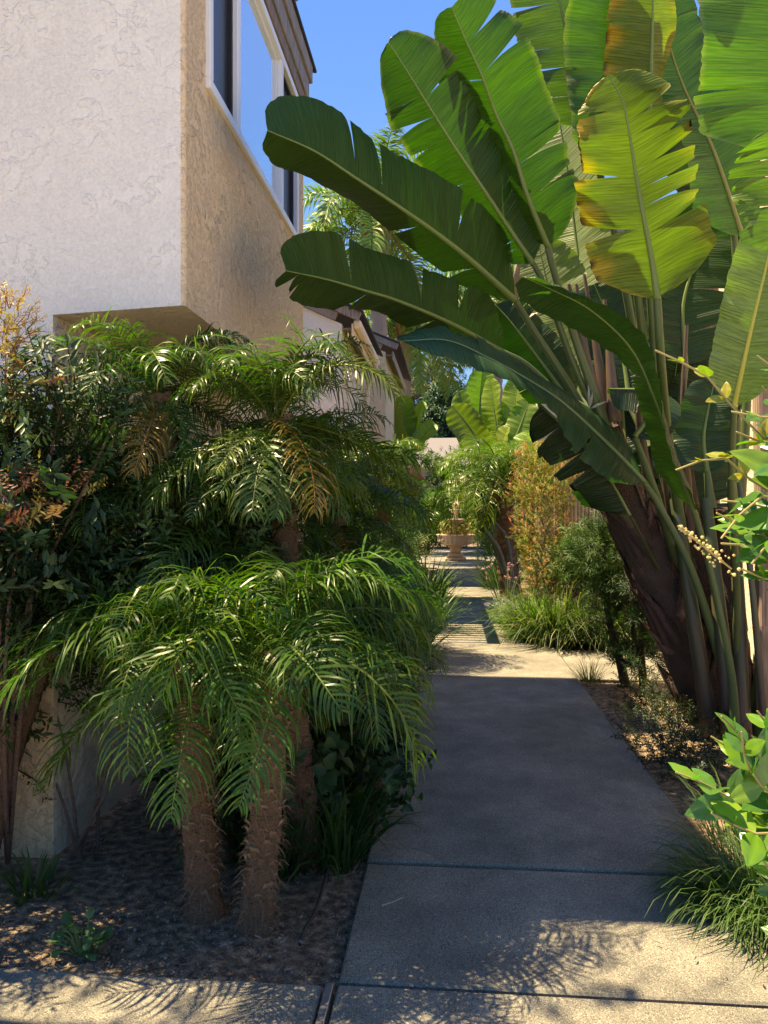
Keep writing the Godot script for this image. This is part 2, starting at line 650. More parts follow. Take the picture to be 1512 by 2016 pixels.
func pygmy_palm(label: String, base: Vector3, crown: Vector3, reach: float, count: int, seed_: int, tint := Color(1, 1, 1), group := "pygmy date palms along the path", stubs := 190, r0 := 0.072, skirt := 0) -> Node3D:
	var o := thing("pygmy_date_palm", label, "palm", base, 0.0, group)
	rng.seed = seed_
	var top := crown - base
	boot_trunk(o, [Vector3.DOWN * 0.05, top * 0.35 + Vector3(rr(-0.03, 0.03), 0, rr(-0.03, 0.03)), top * 0.7, top], r0, r0 * 0.92, stubs, Color(0.19, 0.105, 0.055))
	var set_ := frond_set("pygmy")
	for i in count:
		var u := (i + 0.5) / count
		var ring := clampi(int(pow(u, 0.9) * 6.0), 0, 5)
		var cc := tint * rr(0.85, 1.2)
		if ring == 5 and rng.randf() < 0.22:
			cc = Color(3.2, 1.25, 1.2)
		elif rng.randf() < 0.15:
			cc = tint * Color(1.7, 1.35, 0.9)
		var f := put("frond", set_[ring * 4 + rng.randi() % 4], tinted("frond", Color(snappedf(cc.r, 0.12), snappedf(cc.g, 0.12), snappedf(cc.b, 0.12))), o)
		f.position = top + Vector3(rr(-0.02, 0.02), rr(-0.05, 0.04), rr(-0.02, 0.02))
		var k := reach * rr(0.78, 1.1) * (0.85 if ring == 0 else 1.0)
		if i >= count - skirt:
			f.mesh = frond_set("skirt")[i % 4]
		f.transform.basis = (Basis(Vector3.UP, i * 2.399963 + rr(-0.25, 0.25)) * Basis(Vector3.RIGHT, rr(-0.4, 0.4)) * Basis(Vector3.BACK, rr(-0.15, 0.15))).scaled(Vector3.ONE * k)
	return o

func tinted(kind: String, c: Color) -> Material:
	if c == Color(1, 1, 1):
		return M[kind]
	var key := kind + str(c)
	if not M.has(key):
		var m: StandardMaterial3D = M[kind].duplicate()
		m.albedo_color = c.linear_to_srgb()
		M[key] = m
	return M[key]

func queen_palm(label: String, base: Vector3, crown: Vector3, reach: float, count: int, r: float, seed_: int) -> Node3D:
	var o := thing("queen_palm", label, "palm", base, 0.0, "tall palms beyond the roofs")
	rng.seed = seed_
	var top := crown - base
	var mb := MB.new()
	var cv := curve([Vector3.ZERO, top * 0.5 + Vector3(rr(-0.1, 0.1), 0, 0), top], 60)
	var radii := []
	for i in 61:
		radii.append(r * (1.12 if i % 3 == 0 else 0.98) * lerpf(1.1, 0.85, i / 60.0))
	mb.col = Color(0.36, 0.28, 0.22)
	mb.tube(cv, radii, 12)
	put("trunk", mb.mesh(), M.bark, o)
	# the boots below the crown
	var bt := MB.new()
	for k in 26:
		var a := k * 2.399
		var h := rr(-1.1, 0.35)
		var od := Vector3(cos(a), 0, sin(a))
		bt.col = rc(Color(0.34, 0.22, 0.14), 0.3)
		bt.tube([top + od * r * 0.8 + Vector3(0, h, 0), top + od * r * 1.25 + Vector3(0, h + 0.5, 0), top + od * r * 1.9 + Vector3(0, h + 0.95, 0)], [r * 0.5, r * 0.35, r * 0.14], 6, 0.5)
	tag(put("leaf_base", bt.mesh(), M.bark, o), "", "", "", "stuff")
	var set_ := frond_set("queen")
	for i in count:
		var u := (i + 0.5) / count
		var ring := clampi(int(u * 5.0), 0, 4)
		var f := put("frond", set_[ring * 2 + rng.randi() % 2], M.small, o)
		f.position = top + Vector3(0, rr(0.2, 0.6), 0)
		f.transform.basis = Basis(Vector3.UP, i * 2.399963 + rr(-0.3, 0.3)).scaled(Vector3.ONE * reach * rr(0.85, 1.1))
	return o

# one big paddle leaf. STALK: points from the crown to the blade; RIB: points from the blade's base to its tip; FACE: which way the side
# that is towards the path faces; FR, FL: how far each half folds (radians, + towards FACE)
func paddle(parent: Node3D, stalk: Array, rib: Array, hw: float, face: Vector3, fr: float, fl: float, o := {}) -> Node3D:
	var seed_: int = o.get("seed", 1)
	rng.seed = seed_ * 977 + 13
	var c0: Color = o.get("c", Color(0.075, 0.17, 0.022))
	var edge: Color = o.get("edge", Color(0, 0, 0, 0))
	var droop: float = o.get("droop", 0.10)
	var mb := MB.new()
	var n := 64
	var cv := curve(rib, n)
	var len_ := 0.0
	for i in n:
		len_ += cv[i].distance_to(cv[i + 1])
	var per: float = o.get("veins", 1.0)
	for s in [1.0, -1.0]:
		var fold: float = fr if s > 0 else fl
		var cuts: Array = o.get("tr" if s > 0 else "tl", []).duplicate()
		for k in o.get("rips", 3):
			cuts.append(rr(0.08, 0.92))
		cuts.append(0.0)
		cuts.append(1.0)
		cuts.sort()
		var half: float = hw * o.get("kr" if s > 0 else "kl", 1.0)
		for k in cuts.size() - 1:
			var ta: float = cuts[k]
			var tb: float = cuts[k + 1]
			if tb - ta < 0.004:
				continue
			var gap: float = o.get("gap", 0.02) * rr(0.15, 1.1)
			var hang: float = rr(-0.10, 0.10) * o.get("loose", 1.0)
			var skew: float = rr(-0.05, 0.05) * o.get("loose", 1.0)
			var cut_short: float = 1.0 - (rr(0.0, o.get("ragged", 0.08)))
			var dep := rr(0.15, 0.6)
			var ns := maxi(2, int((tb - ta) * n))
			var nv := 7
			var first := mb.v.size()
			for i in ns + 1:
				var x := float(i) / ns
				var t := lerpf(ta, tb, x)
				var prof := minf(1.0, pow(t / 0.13, 0.55)) * (1.0 if t < 0.6 else sqrt(maxf(0.0, 1.0 - pow((t - 0.6) / 0.402, 2.3))))
				for j in nv + 1:
					var w := float(j) / nv
					# pull the strip's edges in towards its middle past the depth of the tear
					var open := maxf(0.0, (w - dep) / (1.0 - dep))
					var tt := t
					if ta > 0.0:
						tt += gap * open * (1.0 - x)
					if tb < 1.0:
						tt -= gap * open * x
					tt = clampf(tt + skew * w * w * 0.4, 0.0, 1.0)
					var fi := tt * n
					var i0 := mini(int(fi), n - 1)
					var at: Vector3 = cv[i0].lerp(cv[i0 + 1], fi - i0)
					var tan_: Vector3 = (cv[mini(i0 + 2, n)] - cv[maxi(i0 - 1, 0)]).normalized()
					var sd := tan_.cross(face).normalized()
					var nn := sd.cross(tan_)
					var a: float = fold + hang * w + 0.16 * sin(t * 9.0 + seed_) * w
					var dir: Vector3 = sd * s * cos(a) + nn * sin(a)
					var out := half * prof * w * (cut_short if w > 0.9 else 1.0) * (1.0 - 0.035 * w * absf(sin(t * 83.0 + seed_) * sin(t * 37.0 + s)))
					var q: Vector3 = at + dir * out + tan_ * out * 0.22 - nn * droop * out * w + Vector3.DOWN * out * w * droop * 0.6
					q += nn * sin(t * len_ * 46.0) * 0.006 * w
					mb.col = c0
					if edge.a > 0.0:
						var e := sm(0.60, 1.0, w + 0.22 * sin(t * 31.0 + seed_) * w) * edge.a * (1.0 if s * float(o.get("edge_side", s)) > 0 else 0.25)
						mb.col = c0.lerp(Color(edge.r, edge.g, edge.b), e)
						if w > 0.97 and e > 0.8 and sin(t * 53.0 + seed_) > -0.2:
							mb.col = Color(0.10, 0.05, 0.02)
					if o.get("rim", 0.0) > 0.0 and w > 0.97:
						mb.col = mb.col.lerp(Color(0.35, 0.35, 0.22), o.get("rim", 0.0))
					mb.vert(q, Vector2(t * len_ * 0.55 * per, w))
			for i in ns:
				for j in nv:
					var b0 := first + i * (nv + 1) + j
					var b1 := b0 + nv + 1
					if s > 0:
						mb.tri(b0, b0 + 1, b1)
						mb.tri(b0 + 1, b1 + 1, b1)
					else:
						mb.tri(b0, b1, b0 + 1)
						mb.tri(b0 + 1, b1, b1 + 1)
	var m: Material = M.thick if o.get("thick", false) else M.banana
	if o.has("mat"):
		m = M[o.mat]
	var leaf := put("leaf", mb.mesh(), m, parent)
	var sb := MB.new()
	sb.col = o.get("stalk", Color(0.085, 0.125, 0.04))
	var r0: float = o.get("r", 0.022)
	if stalk.size() > 0:
		var all := stalk.duplicate()
		all.append(rib[0])
		var sc := curve(all, 14)
		var rs := []
		for i in 15:
			rs.append(lerpf(r0 * 1.9, r0, pow(i / 14.0, 0.6)))
		sb.tube(sc, rs, 9, 0.8, false)
	var rr_ := []
	for i in n + 1:
		rr_.append(lerpf(r0, 0.003, pow(float(i) / n, 0.8)))
	sb.col = o.get("ribc", Color(0.15, 0.215, 0.055))
	sb.tube(cv, rr_, 7, 0.9, true)
	put("leaf_stalk", sb.mesh(), M.stalk, leaf)
	return leaf

# a spray: a twig with several leaves, copied through the crown of a shrub
var sprays := {}
func spray(kind: String) -> Array:
	if sprays.has(kind):
		return sprays[kind]
	var out := []
	for k in 3:
		rng.seed = 4000 + k + hash(kind) % 1000
		var mb := MB.new()
		mb.col = Color(0.5, 0.35, 0.22)
		var nl := 9
		var l := 0.055
		var w := 0.024
		var tall := 0.14
		var fold := 0.2
		match kind:
			"lance":
				nl = 13; l = 0.055; w = 0.018; tall = 0.26
			"needle":
				nl = 22; l = 0.07; w = 0.008; tall = 0.16
			"tiny":
				nl = 14; l = 0.03; w = 0.011; tall = 0.14
			"round":
				nl = 8; l = 0.05; w = 0.036; tall = 0.12
			"fluff":
				nl = 16; l = 0.16; w = 0.05; tall = 0.3
		mb.tube([Vector3.ZERO, Vector3(rr(-0.02, 0.02), tall * 0.5, rr(-0.02, 0.02)), Vector3(rr(-0.03, 0.03), tall, rr(-0.03, 0.03))], [0.003, 0.0022, 0.001], 4, 1.0, false)
		for i in nl:
			var a := i * 2.4 + rr(-0.4, 0.4)
			if kind == "lance":
				a = (i % 2) * PI + rr(-0.6, 0.6)
			var h := tall * (0.2 + 0.8 * float(i) / (nl - 1))
			var d := Vector3(cos(a), rr(0.1, 0.9) - (0.2 if kind == "lance" else 0.0), sin(a))
			mb.col = Color(1, 1, 1) * rr(0.75, 1.25)
			mb.leaf(Vector3(0, h, 0), d, Vector3(0, 1, 0.2), l * rr(0.75, 1.2), w * rr(0.8, 1.15), fold, rr(0.0, 0.25))
		out.append(mb.mesh())
	sprays[kind] = out
	return out

# foliage that fills BLOBS = [[centre, radii], ...]; most of it near the outside
func foliage(parent: Node3D, kind: String, blobs: Array, count: int, size: float, cols: Array, seed_: int, tip := Color(0, 0, 0, 0), m: Material = null) -> void:
	rng.seed = seed_
	var set_ := spray(kind)
	rng.seed = seed_
	var where := [[], [], []]
	var tint := [[], [], []]
	var total := 0.0
	for b in blobs:
		total += pow(b[1].x * b[1].y * b[1].z, 0.7)
	for b in blobs:
		var n := int(count * pow(b[1].x * b[1].y * b[1].z, 0.7) / total)
		for i in n:
			var d := rdir()
			var f := pow(rng.randf(), 0.45)
			f *= 1.0 + 0.16 * sin(d.x * 7.0 + seed_) * cos(d.y * 6.0 + d.z * 5.0)
			var p: Vector3 = b[0] + d * f * b[1]
			if p.y < 0.02:
				p.y = rr(0.02, 0.1)
			var g := (d * 0.9 + Vector3.UP * 0.6 + rdir() * 0.7).normalized()
			var k := rng.randi() % 3
			where[k].append(Transform3D(tilt_to(g).rotated(g, rr(0, TAU)).scaled(Vector3.ONE * size * rr(0.7, 1.3)), p))
			var c: Color = rc(cols[rng.randi() % cols.size()], 0.22)
			if tip.a > 0.0 and f > 0.8 and d.y > -0.2 and rng.randf() < tip.a:
				c = rc(Color(tip.r, tip.g, tip.b), 0.3)
			tint[k].append(c)
	for k in 3:
		if where[k].size():
			scatter("foliage", set_[k], m if m else M.small, where[k], tint[k], parent)

func stems(parent: Node3D, lines: Array, r: float, c: Color) -> void:
	for l in lines:
		var mb := MB.new()
		mb.col = c
		var cv := curve(l, 8)
		var rs := []
		for i in 9:
			rs.append(lerpf(r, r * 0.35, i / 8.0))
		mb.tube(cv, rs, 7)
		put("stem", mb.mesh(), M.bark, parent)

func shrub(called: String, label: String, base: Vector3, kind: String, blobs: Array, count: int, size: float, cols: Array, seed_: int, tip := Color(0, 0, 0, 0), group := "") -> Node3D:
	var o := thing(called, label, "shrub", base, 0.0, group)
	rng.seed = seed_ + 5
	var lines := []
	for b in blobs:
		for k in 1:
			lines.append([Vector3(rr(-0.06, 0.06), -0.03, rr(-0.06, 0.06)), b[0] * 0.5 + rdir() * 0.06, b[0] + rdir() * b[1] * 0.5])
	stems(o, lines, 0.009, Color(0.13, 0.09, 0.06))
	foliage(o, kind, blobs, count, size, cols, seed_, tip)
	return o

# grass-like clump of arching blades
func clump(called: String, label: String, base: Vector3, blades: int, length: float, spread: float, wide: float, cols: Array, seed_: int, stiff := 1.0, group := "", category := "grass clump") -> Node3D:
	var o := thing(called, label, category, base, 0.0, group)
	rng.seed = seed_
	var mb := MB.new()
	for i in blades:
		var a := rr(0, TAU)
		var r := sqrt(rng.randf()) * spread
		var p := Vector3(cos(a) * r, 0, sin(a) * r)
		var lean := rr(0.15, 0.9) * (0.4 + r / spread)
		var d := (Vector3(cos(a + rr(-0.7, 0.7)), 0, sin(a + rr(-0.7, 0.7))) * lean + Vector3.UP).normalized()
		var l := length * rr(0.6, 1.15)
		var pts := [p]
		for j in 5:
			p += d * l / 5.0
			d = (d + Vector3.DOWN * rr(0.12, 0.34) * (0.6 + j * 0.45) / stiff).normalized()
			pts.append(p)
		var c := rc(cols[rng.randi() % cols.size()], 0.2)
		var w := wide * rr(0.75, 1.25)
		mb.ribbon(pts, [w, w, w * 0.95, w * 0.8, w * 0.5, 0.0008], d.cross(Vector3.UP) + rdir() * 0.3, c * 0.9, c.lerp(Color(0.22, 0.22, 0.06), 0.15))
	put("foliage", mb.mesh(), M.grass, o)
	return o

# ---------------------------------------------------------------- the place
func _ready() -> void:
	rng.seed = 1
	# camera
	var cam := Camera3D.new()
	cam.name = "camera"
	cam.position = Vector3(0, 1.5, 0)
	cam.rotation_degrees = Vector3(-0.19, 5.0, 0)
	cam.fov = 67.8
	cam.near = 0.05
	cam.far = 900.0
	add_child(cam)
	# sky
	var sky_m := ProceduralSkyMaterial.new()
	sky_m.sky_top_color = Color(0.25, 0.395, 0.67)
	sky_m.sky_horizon_color = Color(0.48, 0.62, 0.73)
	sky_m.sky_curve = 0.3
	sky_m.ground_bottom_color = Color(0.40, 0.38, 0.34)
	sky_m.ground_horizon_color = Color(0.60, 0.62, 0.62)
	sky_m.sun_angle_max = 8.0
	var env := Environment.new()
	env.background_mode = Environment.BG_SKY
	env.sky = Sky.new()
	env.sky.sky_material = sky_m
	env.background_energy_multiplier = 0.72
	env.tonemap_mode = Environment.TONE_MAPPER_LINEAR
	env.tonemap_exposure = 3.4
	env.sdfgi_enabled = true
	env.ssao_enabled = true
	env.ssil_enabled = true
	var we := WorldEnvironment.new()
	we.name = "world_environment"
	we.environment = env
	add_child(we)
	# sun: high, from the left and a little ahead
	var sun := DirectionalLight3D.new()
	sun.name = "sun"
	sun.light_energy = 1.6
	sun.light_color = Color(1.0, 0.895, 0.72)
	sun.light_angular_distance = 0.5
	sun.shadow_enabled = true
	add_child(sun)
	sun.look_at_from_position(Vector3(-0.45, 1.0, -0.05) * 50.0, Vector3.ZERO, Vector3.BACK)
	make_materials()
	ground()
	left_house()
	far_houses()
	right_house()
	path_things()
	left_plants()
	middle_plants()
	right_plants()
	far_plants()
	litter()

func setting(called: String, mesh: Mesh, m: Material, label := "", parent: Node3D = null) -> MeshInstance3D:
	var o := put(called, mesh, m, parent)
	if parent == null:
		tag(o, label, "", "", "structure")
	return o

func ground() -> void:
	# one soil sheet, gently uneven near the camera, out to the horizon
	var mb := MB.new()
	var xs := [-600.0, -120.0, -40.0, -16.0, -8.0]
	var zs := [-600.0, -160.0, -60.0, -36.0]
	var x := -6.0
	while x < 6.01:
		xs.append(x)
		x += 0.25
	xs.append_array([8.0, 16.0, 40.0, 120.0, 600.0])
	var z := -26.0
	while z < 0.01:
		zs.append(z)
		z += 0.25
	zs.append_array([4.0, 12.0, 40.0, 120.0, 600.0])
	var hn := noise(FastNoiseLite.TYPE_SIMPLEX_SMOOTH, 0.6, 3, 88)
	for j in zs.size():
		for i in xs.size():
			var px: float = xs[i]
			var pz: float = zs[j]
			var y := -0.03
			if absf(px) < 6.0 and pz > -26.0 and pz < 0.0:
				y += hn.get_noise_2d(px, pz) * 0.035 + hn.get_noise_2d(px * 4.0, pz * 4.0) * 0.012
			if px < -0.5 and pz > -3.1 and pz < -2.0:
				y += 0.015
			mb.vert(Vector3(px, y, pz), Vector2(px, pz))
	var w := xs.size()
	for j in zs.size() - 1:
		for i in w - 1:
			var a := j * w + i
			mb.tri(a, a + 1, a + w)
			mb.tri(a + 1, a + w + 1, a + w)
	setting("ground", mb.mesh(), M.soil, "dark bare soil of the planting beds beside the path")

	# the path, slab by slab
	var path := thing("path", "grey concrete path of broad slabs running down the garden", "")
	path.set_meta("kind", "structure")
	var joints := [2.395, 3.213, 5.83, 6.86, 8.62, 10.55, 12.1, 14.0, 15.9, 17.8, 19.7]
	for i in joints.size() - 1:
		var z0: float = -joints[i + 1] + 0.006
		var z1: float = -joints[i] - 0.006
		var lift: float = [0.0, 0.012, 0.004, 0.004, 0.0, 0.006, 0.0, 0.002, 0.0, 0.0][i]
		var c := MB.new()
		c.col = Color(1, 1, 1) * [0.92, 0.88, 0.98, 1.0, 1.02, 0.97, 1.0, 1.02, 1.0, 0.98][i]
		c.bx(Vector3(-0.355, -0.12, z0), Vector3(1.12, lift, z1), 0.007)
		setting("slab", c.mesh(), M.concrete, "", path)
	# front walk across the picture, and paving behind the viewer
	var walk := thing("pavement", "sunlit concrete walk crossing in front of the planting bed", "")
	walk.set_meta("kind", "structure")
	for q in [[-0.355, 1.4, 0.0], [1.412, 4.5, 0.0], [-1.9, -0.405, -0.006], [-4.6, -1.912, -0.008]]:
		var c := MB.new()
		c.col = Color(1, 1, 1) * rr(0.96, 1.05)
		c.bx(Vector3(q[0], -0.12, -2.383), Vector3(q[1], q[2], -0.4), 0.007)
		setting("slab", c.mesh(), M.concrete, "", walk)
	var yard := MB.new()
	yard.bx(Vector3(-14, -0.15, -0.388), Vector3(14, -0.004, 16))  # unseen ground, made pale to bounce light onto the front wall
	setting("bounce_paving", yard.mesh(), M.drive, "unseen pale paving added to bounce light onto the front wall", walk)
	# side path to the right and the plaza round the fountain
	var sp := thing("side_path", "short sunlit concrete path branching towards the patio", "")
	sp.set_meta("kind", "structure")
	for q in [[1.135, 2.1], [2.112, 3.6]]:
		var c := MB.new()
		c.bx(Vector3(q[0], -0.12, -8.3), Vector3(q[1], -0.006, -6.9), 0.007)
		setting("slab", c.mesh(), M.concrete, "", sp)
	var pl := thing("plaza", "pale concrete plaza round the stone fountain", "")
	pl.set_meta("kind", "structure")
	for q in [[-19.712, -22.0], [-22.012, -24.6], [-24.612, -29.0]]:
		var c := MB.new()
		c.bx(Vector3(-2.6, -0.12, q[1]), Vector3(3.2, 0.0, q[0]), 0.006)
		setting("slab", c.mesh(), M.concrete, "", pl)

# ---------------------------------------------------------------- left house
func left_house() -> void:
	var o := thing("stucco_house", "cream stucco house with a jutting bay and a white framed window", "house", Vector3.ZERO)
	var zf := -3.134
	var zb := -5.72
	var xb := -1.116
	var xw := -1.70
	var mb := MB.new()
	# front face with the recess below the bay
	mb.poly([Vector3(-6, 1.5, zf), Vector3(xw, 1.5, zf), Vector3(xw, 2.335, zf), Vector3(xw, 6.2, zf), Vector3(-6, 6.2, zf)], Vector3.BACK)
	mb.poly([Vector3(xw, 2.335, zf), Vector3(xb - 0.02, 2.362, zf), Vector3(xb - 0.02, 5.0, zf), Vector3(xw, 5.2, zf)], Vector3.BACK)
	put("front_wall", mb.mesh(), M.cream_stucco, o)
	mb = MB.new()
	mb.poly([Vector3(-6, 0, zf), Vector3(xw, 0, zf), Vector3(xw, 1.5, zf), Vector3(-6, 1.5, zf)], Vector3.BACK)  # foot of the same wall, plant shade put into a darker tan
	put("front_wall_shade_base", mb.mesh(), M.tan_base, o)
	mb = MB.new()
	# rounded corner
	var last := Vector3(xb - 0.02, 2.362, zf)
	for k in 4:
		var a := PI / 2 * (k + 1) / 4.0
		var nx := Vector3(xb - 0.02 + 0.02 * sin(a), 2.362, zf - 0.02 + 0.02 * cos(a))
		mb.poly([last, nx, nx + Vector3.UP * 2.64, last + Vector3.UP * 2.64], Vector3(sin(a), 0, cos(a)))
		last = nx
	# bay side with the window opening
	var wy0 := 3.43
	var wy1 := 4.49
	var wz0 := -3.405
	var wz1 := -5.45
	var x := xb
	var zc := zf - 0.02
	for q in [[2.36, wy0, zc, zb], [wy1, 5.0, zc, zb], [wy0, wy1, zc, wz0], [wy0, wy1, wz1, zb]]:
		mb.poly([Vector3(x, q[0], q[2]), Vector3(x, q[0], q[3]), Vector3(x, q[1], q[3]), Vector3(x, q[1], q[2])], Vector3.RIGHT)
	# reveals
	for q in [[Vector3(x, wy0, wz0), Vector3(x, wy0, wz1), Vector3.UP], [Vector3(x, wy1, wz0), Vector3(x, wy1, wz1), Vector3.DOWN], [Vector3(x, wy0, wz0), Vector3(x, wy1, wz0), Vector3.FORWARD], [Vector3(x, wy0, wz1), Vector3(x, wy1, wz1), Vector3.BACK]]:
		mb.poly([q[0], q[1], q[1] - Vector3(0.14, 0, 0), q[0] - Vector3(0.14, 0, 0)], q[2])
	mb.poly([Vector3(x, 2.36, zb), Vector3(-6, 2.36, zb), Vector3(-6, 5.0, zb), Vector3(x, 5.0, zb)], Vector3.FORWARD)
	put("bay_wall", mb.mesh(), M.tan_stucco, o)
	mb = MB.new()
	mb.poly([Vector3(xw, 2.335, zf), Vector3(xb - 0.02, 2.362, zf), Vector3(xb - 0.005, 2.362, zf - 0.006), Vector3(xb, 2.362, zf - 0.02), Vector3(xb, 2.362, zb), Vector3(xw, 2.335, zb)], Vector3.DOWN)
	put("soffit", mb.mesh(), M.pale_stucco, o)
	mb = MB.new()
	mb.poly([Vector3(xw, 0, zf), Vector3(xw, 0, -7.1), Vector3(xw, 2.335, -7.1), Vector3(xw, 2.335, zf)], Vector3.RIGHT)
	mb.poly([Vector3(xw, 2.335, zb), Vector3(xw, 2.335, -7.1), Vector3(xw, 6.35, -7.1), Vector3(xw, 6.35, zb)], Vector3.RIGHT)  # back section raised out of view, added to shade the path
	mb.poly([Vector3(xw, 0, -7.1), Vector3(-6, 0, -7.1), Vector3(-6, 6.35, -7.1), Vector3(xw, 6.35, -7.1)], Vector3.FORWARD)
	mb.poly([Vector3(xw, 5.2, zb), Vector3(-6, 5.2, zb), Vector3(-6, 6.35, zb), Vector3(xw, 6.35, zb)], Vector3.BACK)
	put("lower_wall", mb.mesh(), M.pale_stucco, o)
	# window
	mb = MB.new()
	var fx := xb + 0.022
	var fd := 0.05
	mb.bx(Vector3(xb - 0.05, wy0, wz1), Vector3(fx, wy0 + fd, wz0), 0.004)
	mb.bx(Vector3(xb - 0.05, wy1 - fd, wz1), Vector3(fx, wy1, wz0), 0.004)
	mb.bx(Vector3(xb - 0.05, wy0 + fd, wz0 - fd), Vector3(fx, wy1 - fd, wz0), 0.004)
	mb.bx(Vector3(xb - 0.05, wy0 + fd, wz1), Vector3(fx, wy1 - fd, wz1 + fd), 0.004)
	for z in [-3.90, -4.93]:
		mb.bx(Vector3(xb - 0.05, wy0 + fd, z - 0.03), Vector3(fx - 0.004, wy1 - fd, z + 0.03), 0.004)
	var win := put("window", mb.mesh(), M.white_frame, o)
	for q in [[-3.456, -3.868, true], [-3.932, -4.898, false], [-4.962, -5.398, true]]:
		var g := MB.new()
		g.bx(Vector3(xb - 0.045, wy0 + fd + 0.001, q[1] + 0.001), Vector3(xb - 0.03 + (0.0 if q[2] else 0.014), wy1 - fd - 0.001, q[0] - 0.001))
		put("screen" if q[2] else "pane", g.mesh(), M.screen if q[2] else M.glass, win)
		var sash := MB.new()
		var e := 0.022
		for r in [[wy0 + fd, wy0 + fd + e, q[1], q[0]], [wy1 - fd - e, wy1 - fd, q[1], q[0]], [wy0 + fd + e, wy1 - fd - e, q[0] - e, q[0]], [wy0 + fd + e, wy1 - fd - e, q[1], q[1] + e]]:
			sash.bx(Vector3(xb - 0.03, r[0], r[2]), Vector3(xb - 0.008, r[1], r[3]))
		put("sash", sash.mesh(), M.rubber if q[2] else M.white_frame, win)
	# eave: frieze, fascia and shingles
	mb = MB.new()
	mb.bx(Vector3(xb + 0.001, 4.53, zb - 0.02), Vector3(xb + 0.02, 4.63, zf - 0.02), 0.004)
	put("frieze_board", mb.mesh(), M.weathered_wood, o)
	mb = MB.new()
	mb.bx(Vector3(xb + 0.001, 4.632, zb - 0.06), Vector3(xb + 0.035, 4.78, zf + 0.02), 0.005)
	put("fascia_board", mb.mesh(), M.taupe_board, o)
	mb = MB.new()
	mb.bx(Vector3(xb - 0.1, 4.782, zb - 0.10), Vector3(xb + 0.055, 4.92, zf + 0.05), 0.005)
	put("fascia_board", mb.mesh(), M.taupe_board, o)
	mb = MB.new()
	mb.bx(Vector3(-6, 6.352, -7.2), Vector3(xw + 0.25, 6.5, zb + 0.05), 0.008)  # unseen roof added on the raised back section for path shade
	put("added_shade_roof", mb.mesh(), M.taupe_board, o)
	# roof courses rise away to the left
	for k in 9:
		mb = MB.new()
		mb.col = rc(Color(1, 1, 1), 0.2)
		var x0 := xb + 0.05 - k * 0.55
		var y0 := 4.925 + k * 0.13
		mb.box(Transform3D(Basis(Vector3.BACK, -0.22), Vector3(x0 - 0.28, y0 + 0.06, (zf + zb) * 0.5 - 0.06)), Vector3(0.62, 0.022, zf - zb + 0.24), 0.004)
		put("shingle_course", mb.mesh(), M.shingle, o)

# a low house wing seen over the palms: wall towards the viewer, lit wall along the path, sloping boards at the gable
func wing(label: String, z0: float, z1: float, xr: float, ye: float, slope: float, gutter: bool) -> void:
	var o := thing("stucco_house", label, "house", Vector3.ZERO, 0.0, "houses down the garden")
	var xl := xr - 4.5
	var yl := ye + slope * 4.5
	var mb := MB.new()
	mb.poly([Vector3(xr, 0, z0), Vector3(xr, ye, z0), Vector3(xl, yl, z0), Vector3(xl, 0, z0)], Vector3.BACK)
	put("gable_wall", mb.mesh(), M.cream_stucco if gutter else M.tan_stucco, o)
	mb = MB.new()
	mb.poly([Vector3(xr, 0, z0), Vector3(xr, 0, z1), Vector3(xr, ye, z1), Vector3(xr, ye, z0)], Vector3.RIGHT)
	mb.poly([Vector3(xr, 0, z1), Vector3(xr, ye, z1), Vector3(xl, yl, z1), Vector3(xl, 0, z1)], Vector3.FORWARD)
	put("side_wall", mb.mesh(), M.pale_stucco, o)
	var dir := Vector3(-1, slope, 0).normalized()
	var up := Vector3(slope, 1, 0).normalized()
	var a := Vector3(xr + 0.16, ye - slope * 0.16, z0)
	for k in 2:
		mb = MB.new()
		var h: float = [0.11, 0.12][k]
		var p := a + up * (0.06 + k * 0.118) + Vector3(0, 0, 0.03 + k * 0.035) - dir * (0.02 * k) - dir * 0.0
		var l := 5.0
		mb.box(Transform3D(Basis(dir, up, Vector3.BACK), p + dir * (l * 0.5 + (0.28 if k == 0 else 0.0))), Vector3(l, h, 0.05 + k * 0.02), 0.005)
		put("barge_board", mb.mesh(), M.taupe_board, o)
	mb = MB.new()
	mb.box(Transform3D(Basis(dir, up, Vector3.BACK), a + up * 0.255 + dir * 2.46 + Vector3(0, 0, (z1 - z0) * 0.5)), Vector3(5.0, 0.03, absf(z1 - z0) + 0.3), 0.004)
	put("roof", mb.mesh(), M.shingle, o)
	mb = MB.new()
	mb.bx(Vector3(xr + 0.13, ye - 0.09 - slope * 0.15, z1), Vector3(xr + 0.155, ye + 0.08 - slope * 0.15, z0 - 0.01), 0.004)
	put("fascia_board", mb.mesh(), M.gutter if gutter else M.taupe_board, o)
	mb = MB.new()
	mb.bx(Vector3(xr + 0.002, ye - 0.07, z1), Vector3(xr + 0.128, ye - 0.05, z0 - 0.01))
	put("soffit", mb.mesh(), M.weathered_wood, o)
	if gutter:
		mb = MB.new()
		mb.bx(Vector3(xr + 0.158, ye - 0.06, z1), Vector3(xr + 0.26, ye + 0.06, z0 - 0.0), 0.02)
		var gt := put("gutter", mb.mesh(), M.gutter, o)
		mb = MB.new()
		mb.tube([Vector3(xr + 0.21, ye - 0.06, z1 + 0.25), Vector3(xr + 0.21, ye - 0.26, z1 + 0.25), Vector3(xr + 0.08, ye - 0.45, z1 + 0.25), Vector3(xr + 0.06, ye - 0.75, z1 + 0.25), Vector3(xr + 0.06, 0.1, z1 + 0.25)], [0.045], 8)
		put("downspout", mb.mesh(), M.gutter, gt)

